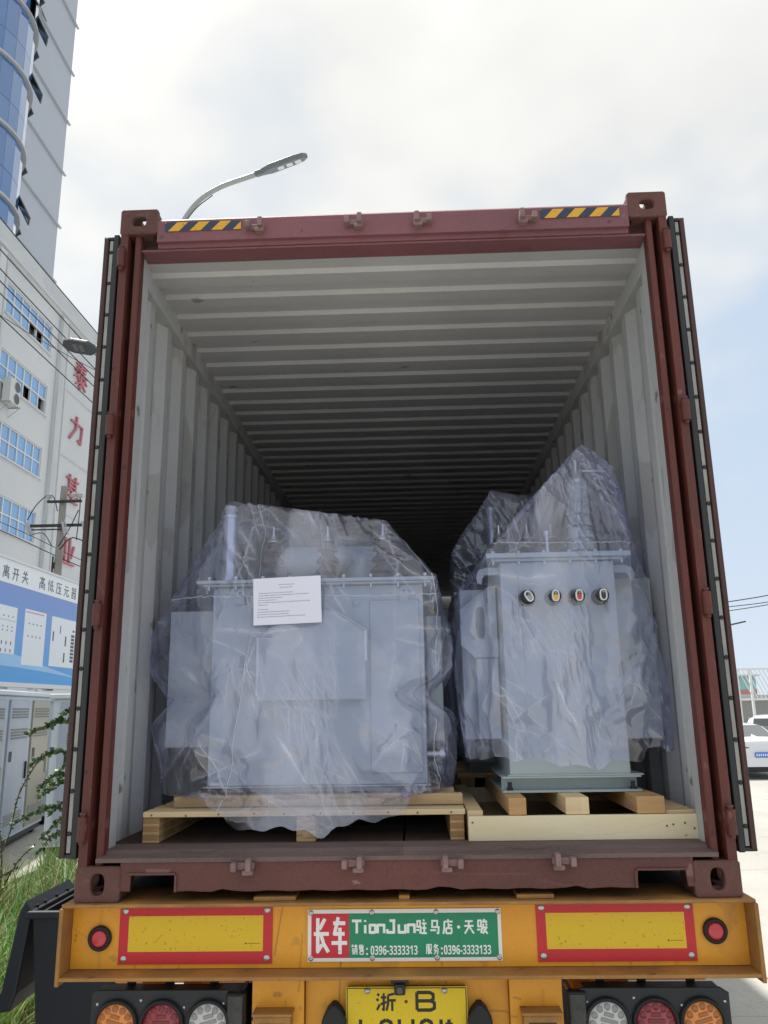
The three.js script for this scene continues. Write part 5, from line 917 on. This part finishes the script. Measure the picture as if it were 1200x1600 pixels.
// ---------------------------------------------------------------- switchgear cabinets
const cabPaint = std({ roughness: 0.35, map: surface({ base: [206, 214, 222], alt: [196, 205, 214], seed: 71, rep: 0.4, grain: 2 }) });
const cabBlue = std({ roughness: 0.35, map: surface({ base: [168, 178, 194], alt: [158, 169, 186], seed: 72, rep: 0.4, grain: 2 }) });
const olive = std({ roughness: 0.28, map: surface({ base: [158, 156, 140], alt: [142, 140, 124], mix: 0.8, freq: 2, seed: 73, rep: 0.35, grain: 2, spots: [{ n: 16, r: [3, 22], c: '186,180,150', a: 0.25 }] }) });
function louvre(p, x0, x1, y, z, n) { for (let k = 0; k < n; k++) { const m = part(p, 'louvre', box(x0, x1, -0.012, 0.012, -0.004, 0.004), flat(0.22, 0.22, 0.19)); m.position.set(0, y + k * 0.045, z + 0.006); m.rotation.x = -0.5; } }
function cabinet(label, pos, turn, W, D, H, doors, dm) { // front faces local +z, base at y = 0
  const c = thing('switchgear_cabinet', label, 'cabinet', pos, turn, 'switchgear cabinets in the yard');
  part(c, 'case', box(-W / 2, W / 2, 0.16, H - 0.08, -D, 0, 0.01), cabPaint);
  part(c, 'roof', box(-W / 2 - 0.06, W / 2 + 0.06, H - 0.079, H, -D - 0.06, 0.07, 0.02), cabPaint);
  part(c, 'plinth', box(-W / 2 + 0.03, W / 2 - 0.03, 0.07, 0.159, -D + 0.03, -0.03), M.blackMetal);
  for (const x of [-W / 2 + 0.2, W / 2 - 0.3]) part(c, 'foot', box(x, x + 0.14, 0, 0.0695, -D + 0.1, -0.08), M.blackMetal);
  const dw = W / doors;
  for (let k = 0; k < doors; k++) {
    const x0 = -W / 2 + k * dw + 0.11, x1 = x0 + dw - 0.22, m = dm[k % dm.length];
    const d = part(c, 'door', box(x0, x1, 0.22, H - 0.14, 0.001, 0.03, 0.006), m);
    louvre(d, x0 + 0.12, x1 - 0.12, H - 0.42, 0.03, 4); louvre(d, x0 + 0.12, x1 - 0.12, H - 0.75, 0.03, 4); louvre(d, x0 + 0.12, x1 - 0.12, 0.4, 0.03, 4);
    part(d, 'handle', [box(x1 - 0.1, x1 - 0.06, H * 0.42, H * 0.42 + 0.28, 0.031, 0.06, 0.008)], k % 2 ? M.blackMetal : flat(0.6, 0.58, 0.45));
    part(d, 'nameplate', box(x0 + 0.1, x0 + 0.26, H * 0.55, H * 0.55 + 0.16, 0.0305, 0.034), M.blackMetal);
  }
  return c;
}
cabinet('grey kiosk cabinet with olive louvred doors beside the planting bed', [-6.53, 0, -10.4], Math.PI / 2 + 0.19, 4.2, 1.6, 2.47, 3, [cabBlue, cabBlue, olive]);
cabinet('pale blue cabinet partly hidden by the shrub and the open container door', [-4.95, 0, -9.6], 0.32, 1.2, 1.0, 2.4, 2, [cabBlue, cabPaint]);
const cab3 = cabinet('further white cabinet with a small red label between the other two', [-7.0, 0, -14.3], Math.PI / 2 + 0.1, 2.4, 1.4, 2.4, 2, [olive, cabPaint]);
part(cab3, 'red_label', box(0.4, 0.7, 1.15, 1.22, 0.0345, 0.038), flat(0.6, 0.04, 0.04));
// ---------------------------------------------------------------- wheelie bin with its lid hanging open
{
  const navy = std({ roughness: 0.55, map: surface({ base: [18, 23, 38], alt: [13, 17, 31], seed: 75, rep: 0.8, grain: 3, scratches: [{ n: 50, len: 60, w: 1, dir: 1.4, spread: 1, c: '70,80,98', a: 0.25 }] }) });
  const b = thing('wheelie_bin', 'dark navy wheeled bin with open lid beside the trailer', 'bin', [-1.76, 0, -1.78]);
  const lo = [[-0.20, -0.22], [0.2, -0.22], [0.2, 0.22], [-0.2, 0.22]], hi = [[-0.285, -0.30], [0.27, -0.30], [0.27, 0.27], [-0.285, 0.27]], v = [], ix = [];
  for (const [q, y, m] of [[lo, 0.08, 1], [hi, 1.06, 1], [hi, 1.06, 0.92], [lo, 0.12, 0.9]]) for (const [x, z] of q) v.push(x * m, y, z * m);
  const quad = (a, bq, c, d) => ix.push(a, bq, c, a, c, d);
  for (let r = 0; r < 3; r++) for (let k = 0; k < 4; k++) { const n = (k + 1) % 4; quad(r * 4 + k, (r + 1) * 4 + k, (r + 1) * 4 + n, r * 4 + n); }
  quad(12, 15, 14, 13); quad(0, 1, 2, 3);
  const g = new THREE.BufferGeometry(); g.setAttribute('position', new THREE.Float32BufferAttribute(v, 3)); g.setIndex(ix); const gb = g.toNonIndexed(); gb.computeVertexNormals();
  part(b, 'body', gb, navy);
  part(b, 'rim', [box(-0.31, 0.29, 1.045, 1.085, 0.262, 0.30, 0.01), box(-0.31, 0.29, 1.045, 1.085, -0.33, -0.29, 0.01), box(-0.325, -0.28, 1.045, 1.085, -0.32, 0.29, 0.01), box(0.265, 0.30, 1.045, 1.085, -0.32, 0.29, 0.01)], navy);
  const lid = new THREE.Group(); lid.name = 'lid'; b.add(lid); lid.position.set(-0.33, 1.10, 0); lid.rotation.z = -0.10;
  const sh = extrude(poly([[0.0, 0.015], [-0.015, -0.02], [-0.04, -0.42], [-0.085, -0.50], [-0.075, -0.52], [0.0, -0.50], [0.02, -0.42], [0.03, -0.02]]), 0.57, 0.012, 2).translate(0, 0, -0.30);
  part(lid, 'lid_panel', sh, navy);
  for (const z of [-0.2, 0, 0.2]) part(lid, 'lid_rib', box(-0.055, -0.02, -0.38, -0.06, z - 0.03, z + 0.03, 0.012), navy);
  part(b, 'hinge_bar', bar([-0.34, 1.1, -0.25], [-0.34, 1.1, 0.24], 0.016), navy);
  for (const z of [-0.2, -0.05, 0.1, 0.2]) part(b, 'hinge_web', box(-0.345, -0.29, 1.06, 1.1, z - 0.006, z + 0.006), navy);
  for (const x of [-0.22, 0.22]) part(b, 'wheel', lathe([[0, -0.025], [0.09, -0.025], [0.1, -0.015], [0.1, 0.015], [0.09, 0.025], [0, 0.025]], 20).rotateZ(Math.PI / 2).translate(x, 0.1, -0.24), M.rubber);
}
// ---------------------------------------------------------------- vegetation
{
  const blade = (h, w, bend) => { const v = [], ix = [], n = 4; for (let k = 0; k <= n; k++) { const f = k / n, y = h * (f - 0.18 * f * f * bend), z = h * bend * 0.6 * f * f, ww = w * (1 - f) * (0.55 + 0.45 * Math.min(1, f * 4)) + 0.0006; v.push(-ww, y, z, ww, y, z); if (k) { const a = (k - 1) * 2; ix.push(a, a + 1, a + 2, a + 1, a + 3, a + 2); } } const g = new THREE.BufferGeometry(); g.setAttribute('position', new THREE.Float32BufferAttribute(v, 3)); g.setIndex(ix); g.computeVertexNormals(); return g; };
  const tuft = (seed, n, h) => { const r = rng(seed), out = []; for (let k = 0; k < n; k++) { const g = blade(h * (0.45 + 0.7 * r()), 0.006 + 0.005 * r(), 0.3 + 1.1 * r()); g.rotateX((r() - 0.3) * 0.3); g.rotateY(r() * 6.283); g.translate((r() - 0.5) * 0.14, 0, (r() - 0.5) * 0.14); out.push(g.toNonIndexed()); } return keepUV(mergeGeometries(out)); };
  const grassM = phys({ color: 0xffffff, roughness: 0.75, transmission: 0.3, thickness: 0, side: THREE.DoubleSide });
  const r = rng(400);
  for (let k = 0; k < 3; k++) {
    const g = tuft(90 + k, 26, [0.42, 0.55, 0.34][k]), N = 520, im = new THREE.InstancedMesh(g, grassM, N), m = new THREE.Matrix4(), col = new THREE.Color();
    im.name = numbered('grass'); im.castShadow = im.receiveShadow = true; tag(im, ['tall green grass growing in the planting bed', 'longest arching grass in the planting bed', 'short dense grass in the planting bed'][k], 'grass', null, 'stuff');
    for (let i = 0; i < N; i++) {
      const z = lerp(-8.6, 1.6, r()), x = lerp(-4.75, -2.5, Math.pow(r(), 0.85)), s = 0.6 + 0.7 * r();
      m.compose(V(x, 0.02, z), new THREE.Quaternion().setFromAxisAngle(V(0, 1, 0), r() * 6.3), V(s, s * (0.8 + 0.5 * r()), s)); im.setMatrixAt(i, m);
      const dry = r() < 0.16; col.setRGB(dry ? 0.30 : 0.10 + 0.10 * r(), dry ? 0.26 : 0.20 + 0.11 * r(), dry ? 0.12 : 0.035 + 0.03 * r()); im.setColorAt(i, col);
    }
    scene.add(im);
  }
  // shrub with arching sprays of small leaves
  const leafG = (() => { const v = [0, 0, 0, -0.5, 0.5, 0.06, 0, 0.5, -0.03, 0.5, 0.5, 0.06, 0, 1, 0.05], g = new THREE.BufferGeometry(); g.setAttribute('position', new THREE.Float32BufferAttribute(v, 3)); g.setIndex([0, 2, 1, 0, 3, 2, 1, 2, 4, 2, 3, 4]); g.computeVertexNormals(); return g.toNonIndexed(); })();
  const leafM = phys({ vertexColors: true, color: 0xffffff, roughness: 0.32, transmission: 0.3, thickness: 0, side: THREE.DoubleSide });
  const barkM = flat(0.10, 0.07, 0.045, { roughness: 0.9 });
  const shrub = (label, pos, sprays, seed, leafSize, dens, tone) => {
    const s = thing('shrub', label, 'shrub', pos), q = rng(seed), stems = [], leaves = [], cols = [];
    const m = new THREE.Matrix4(), qt = new THREE.Quaternion();
    sprays.forEach((pts) => {
      const curve = new THREE.CatmullRomCurve3(pts.map((p) => V(...p)));
      stems.push(new THREE.TubeGeometry(curve, 24, 0.007, 5, false));
      const L = curve.getLength(), n = Math.round(L * dens);
      for (let k = 0; k < n; k++) {
        const f = 0.22 + 0.78 * (k / n), p = curve.getPoint(f), t = curve.getTangent(f), a = q() * 6.283, out = V(Math.cos(a), Math.sin(a) * 0.7 - 0.1, Math.sin(a * 1.7)).addScaledVector(t, 0.5).normalize();
        qt.setFromUnitVectors(V(0, 1, 0), out); qt.multiply(new THREE.Quaternion().setFromAxisAngle(V(0, 1, 0), q() * 6.283));
        const sc = leafSize * (0.6 + 0.7 * q()); m.compose(p, qt, V(sc * 0.8, sc, sc));
        const g = leafG.clone().applyMatrix4(m); const c = new Float32Array(g.attributes.position.count * 3), lt = q(), yel = q() < tone; for (let i = 0; i < c.length; i += 3) { c[i] = yel ? 0.22 : 0.06 + lt * 0.06; c[i + 1] = yel ? 0.25 : 0.13 + lt * 0.10; c[i + 2] = yel ? 0.06 : 0.06 + lt * 0.04; }
        g.setAttribute('color', new THREE.BufferAttribute(c, 3)); leaves.push(g);
      }
    });
    part(s, 'stems', stems, barkM); part(s, 'leaves', keepUV(mergeGeometries(leaves)), leafM);
  };
  const sprays = [[[0, 0, 0], [0.05, 1.2, 0], [-0.1, 2.0, 0.1], [-0.3, 2.02, 0.1], [-0.62, 1.9, 0.1]]], q = rng(78);
  for (const [h, d, z] of [[1.74, 0.42, 0.2], [1.62, 0.4, -0.2], [1.56, 0.3, 0.25], [1.42, 0.4, 0.1], [1.32, 0.3, -0.1], [1.24, 0.55, 0.2], [1.1, 0.36, 0], [0.98, 0.3, 0.2], [2.1, 0.3, 0.1], [1.5, 0.28, 0]]) sprays.push([[0, 0, 0], [0.02, h * 0.55, z * 0.3], [-d * 0.25, h * 0.95, z * 0.7], [-d * 0.65, h + (q() - 0.5) * 0.1, z], [-d - 0.1, h - 0.08 - q() * 0.15, z + (q() - 0.5) * 0.2]]);
  shrub('tall shrub with arching sprays of small leaves beside the open door', [-3.15, 0.02, -5.0], sprays, 5, 0.048, 80, 0.10);
  const tw = [[[0, 0, 0], [-0.05, 0.5, 0], [0.1, 1.0, 0], [0.16, 1.35, 0], [0.36, 1.72, 0]], [[0, 0, 0], [0.1, 0.6, 0.1], [0.05, 1.0, 0.1], [-0.1, 1.25, 0.1]], [[0, 0, 0], [0.05, 0.4, 0], [0.25, 0.75, 0.1], [0.4, 0.9, 0.1]], [[0, 0, 0], [-0.1, 0.4, 0], [0.12, 0.62, 0.2], [0.3, 0.72, 0.2]]];
  shrub('sparse dry twiggy plant standing at the edge of the grass', [-3.95, 0.02, -4.9], tw, 6, 0.035, 34, 0.3);
  const lily = []; const lq = rng(9); for (let k = 0; k < 46; k++) { const g = blade(0.55 + 0.35 * lq(), 0.013, 0.5 + 0.9 * lq()); g.rotateY(lq() * 6.283); g.translate((lq() - 0.5) * 0.3, 0, (lq() - 0.5) * 0.3); lily.push(g.toNonIndexed()); }
  const ll = thing('leafy_plant', 'bright green strap-leaved plant under the open left door', 'plant', [-3.5, 0.02, -5.7]);
  part(ll, 'leaves', keepUV(mergeGeometries(lily)), phys({ color: new THREE.Color().setRGB(0.11, 0.24, 0.04), roughness: 0.5, transmission: 0.3, thickness: 0, side: THREE.DoubleSide }));
}
// ---------------------------------------------------------------- parked cars
function car(label, pos, turn, H, tall) {
  const c = thing('parked_car', label, 'car', pos, turn, 'cars parked across the yard');
  const paint = phys({ color: new THREE.Color().setRGB(0.74, 0.75, 0.77), roughness: 0.3, clearcoat: 1, clearcoatRoughness: 0.05 });
  // rings of half-sections along z (rear at 0, nose at -4.6): [z, half width, sill y, belt y, roof y, roof half width]
  const k = H / 1.46, S = tall ? [[0, 0.76, 0.42, 0.95, 0.98, 0.6], [-0.06, 0.86, 0.32, 1.0, 1.05, 0.66], [-0.35, 0.9, 0.26, 1.02, 1.5, 0.62], [-0.9, 0.91, 0.24, 1.0, 1.56, 0.62], [-2.0, 0.92, 0.23, 0.98, 1.58, 0.6], [-2.8, 0.91, 0.24, 0.96, 1.42, 0.62], [-3.4, 0.9, 0.26, 0.94, 0.98, 0.7], [-4.3, 0.84, 0.3, 0.8, 0.84, 0.62], [-4.55, 0.72, 0.4, 0.66, 0.7, 0.5]]
    : [[0, 0.72, 0.40, 0.86, 0.90, 0.58], [-0.05, 0.83, 0.32, 0.96, 1.01, 0.66], [-0.2, 0.88, 0.27, 0.99, 1.08, 0.68], [-0.55, 0.90, 0.25, 0.98, 1.10, 0.68], [-0.95, 0.91, 0.24, 0.98, 1.24, 0.62], [-1.5, 0.91, 0.23, 0.96, 1.42, 0.58], [-2.2, 0.91, 0.23, 0.95, 1.46, 0.58], [-2.8, 0.91, 0.24, 0.94, 1.36, 0.58], [-3.5, 0.9, 0.25, 0.92, 0.97, 0.68], [-4.3, 0.84, 0.29, 0.78, 0.82, 0.62], [-4.6, 0.7, 0.4, 0.62, 0.66, 0.5]];
  const prof = ([z, w, y0, y1, y2, rw]) => { const out = [[0, y0 - 0.02], [w * 0.9, y0], [w, y0 + 0.14], [w * 1.0, lerp(y0, y1, 0.6)], [w * 0.97, y1], [lerp(w * 0.95, rw, 0.85), lerp(y1, y2, 0.86)], [rw * 0.82, y2 - 0.004], [rw * 0.4, y2 + 0.008], [0, y2 + 0.012]]; return [...out, ...out.slice(1, -1).reverse().map(([x, y]) => [-x, y])].map(([x, y]) => [x, y * k, z]); };
  const rings = S.map(prof), n = rings[0].length, v = rings.flat(2), ix = [];
  for (let i = 0; i < rings.length - 1; i++) for (let j = 0; j < n; j++) { const a = i * n + j, b = i * n + (j + 1) % n, d = a + n, e = b + n; ix.push(a, b, e, a, e, d); }
  for (const i of [0, rings.length - 1]) for (let j = 1; j < n - 1; j++) i ? ix.push(i * n, i * n + j, i * n + j + 1) : ix.push(0, j + 1, j);
  let g = new THREE.BufferGeometry(); g.setAttribute('position', new THREE.Float32BufferAttribute(v, 3)); g.setIndex(ix); g = toCreasedNormals(g.toNonIndexed(), 0.7);
  part(c, 'body', g, paint);
  const gl = phys({ color: new THREE.Color().setRGB(0.05, 0.06, 0.07), roughness: 0.06, clearcoat: 1 });
  const q4 = (a, b, d, e, off) => { const A = V(...a), n2 = V(...b).sub(A).cross(V(...d).sub(A)).normalize().multiplyScalar(off), P = [a, b, d, e].map((p) => V(...p).add(n2)); const q = new THREE.BufferGeometry(); q.setAttribute('position', new THREE.Float32BufferAttribute(P.flatMap((p) => [p.x, p.y, p.z]), 3)); q.setIndex([0, 1, 2, 0, 2, 3]); q.computeVertexNormals(); return q; };
  const zr = tall ? [-0.08, 1.06, -0.33, 1.46] : [-0.58, 1.10, -1.42, 1.40];
  part(c, 'rear_window', q4([-0.54, zr[1] * k, zr[0]], [0.54, zr[1] * k, zr[0]], [0.48, zr[3] * k, zr[2]], [-0.48, zr[3] * k, zr[2]], 0.02), gl);
  for (const s of [-1, 1]) part(c, 'side_window', q4([s * 0.893, 1.0 * k, -0.75], [s * 0.893, 0.985 * k, -3.1], [s * 0.66, 1.36 * k, -2.5], [s * 0.665, (tall ? 1.48 : 1.36) * k, tall ? -0.7 : -1.35], s > 0 ? 0.03 : -0.03), gl);
  for (const s of [-1, 1]) part(c, 'tail_lamp', extrude(poly([[s * 0.86, 0.80 * k], [s * 0.84, 0.93 * k], [s * 0.36, 0.86 * k], [s * 0.34, 0.83 * k]]), 0.05, 0.006).translate(0, 0, -0.055), phys({ color: new THREE.Color().setRGB(0.45, 0.02, 0.03), roughness: 0.15, clearcoat: 1 }));
  part(c, 'rear_bumper', box(-0.84, 0.84, 0.28, 0.62 * k, -0.3, 0.03, 0.05), paint);
  part(c, 'bumper_trim', box(-0.8, 0.8, 0.2, 0.34, -0.3, 0.045, 0.03), M.rubber);
  const [cv, x] = canvas(220, 70); x.fillStyle = '#2f6fd0'; x.fillRect(0, 0, 220, 70); x.fillStyle = '#dfe8f6'; for (let i = 0; i < 7; i++) x.fillRect(14 + i * 28, 18, 16, 34);
  printed(c, 'licence_plate', -0.22, 0.22, 0.58, 0.72, 0.031, 0.045, still(cv), flat(0.1, 0.2, 0.5));
  for (const s of [-1, 1]) for (const z of [-0.85, -3.6]) { const w = part(c, 'wheel', lathe([[0.2, -0.1], [0.31, -0.1], [0.325, -0.08], [0.325, 0.08], [0.31, 0.1], [0.2, 0.1]], 24).rotateZ(Math.PI / 2).translate(s * 0.80, 0.325, z), M.rubber); part(w, 'rim', lathe([[0, -0.06], [0.05, -0.07], [0.19, -0.07], [0.21, -0.09], [0.21, 0.09], [0.19, 0.07], [0, 0.06]], 20).rotateZ(Math.PI / 2).translate(s * 0.80, 0.325, z), M.steel); }
}
car('white sedan seen from behind with a blue plate near the right edge', [9.75, 0, -20.4], -0.06, 1.46, false);
car('white hatchback parked just beyond the white sedan', [12.2, 0, -25.6], -0.5, 1.5, true);
// ---------------------------------------------------------------- gate and far buildings on the right
{
  const g = thing('yard_gate', 'white metal gate frame with diagonal slats behind the parked cars', 'gate', [0, 0, -34]);
  for (const x of [14.62, 15.2, 17.2, 19.2]) part(g, 'post', box(x - 0.05, x + 0.05, 0, 3.45, -0.05, 0.05, 0.01), whitePaint);
  part(g, 'top_rail', box(14.57, 19.25, 3.451, 3.55, -0.05, 0.05, 0.01), whitePaint);
  part(g, 'mid_rail', box(14.57, 19.25, 2.12, 2.2, 0.051, 0.1, 0.01), whitePaint);
  part(g, 'low_rail', box(14.57, 19.25, 1.0, 1.08, 0.051, 0.1, 0.01), whitePaint);
  for (let k = 0; k < 22; k++) part(g, 'slat', bar([15.25 + k * 0.18, 2.2, 0.02], [15.25 + k * 0.18 - 0.55, 3.44, 0.02], 0.022, 6), whitePaint);
  for (let k = 0; k < 30; k++) part(g, 'picket', box(15.25 + k * 0.13, 15.29 + k * 0.13, 0.25, 0.99, 0.02, 0.045), whitePaint);
  const h = thing('guard_house', 'pale guard house wall rising at the right edge', 'building', [17.85, 0, -33.4]);
  part(h, 'wall', box(0, 5, 0, 4.35, -4, 0, 0.02), wallWhite);
  part(h, 'roof', box(-0.15, 5.15, 4.352, 4.55, -4.1, 0.15, 0.02), wallWhite);
  const hw = part(h, 'window', box(1, 3, 1.2, 2.6, 0.001, 0.03), glassBlue); part(hw, 'frame', [box(0.95, 3.05, 2.601, 2.66, 0, 0.06), box(0.95, 3.05, 1.14, 1.199, 0, 0.06), box(1.97, 2.03, 1.2, 2.6, 0.031, 0.05)], whitePaint);
  const s = thing('grey_shed', 'low grey shed behind the white gate', 'building', [14.9, 0, -40]);
  part(s, 'wall', box(0, 9, 0, 2.2, -5, 0, 0.02), flat(0.28, 0.28, 0.27)); part(s, 'roof', box(-0.1, 9.1, 2.202, 2.4, -5.1, 0.2, 0.02), flat(0.45, 0.46, 0.46));
  const f = thing('far_workshop', 'distant teal roofed workshop with a red band beyond the gate', 'building', [16, 0, -60]);
  part(f, 'wall', box(5, 10.2, 0, 2.9, -8, 0, 0.02), flat(0.5, 0.24, 0.22)); part(f, 'upper_wall', box(5, 10.2, 2.902, 3.9, -8, -0.02, 0.02), flat(0.30, 0.52, 0.52)); part(f, 'roof', box(4.7, 10.4, 3.902, 4.05, -8.3, 0.3, 0.02), flat(0.6, 0.62, 0.62));
}
renderer.render(scene, camera);
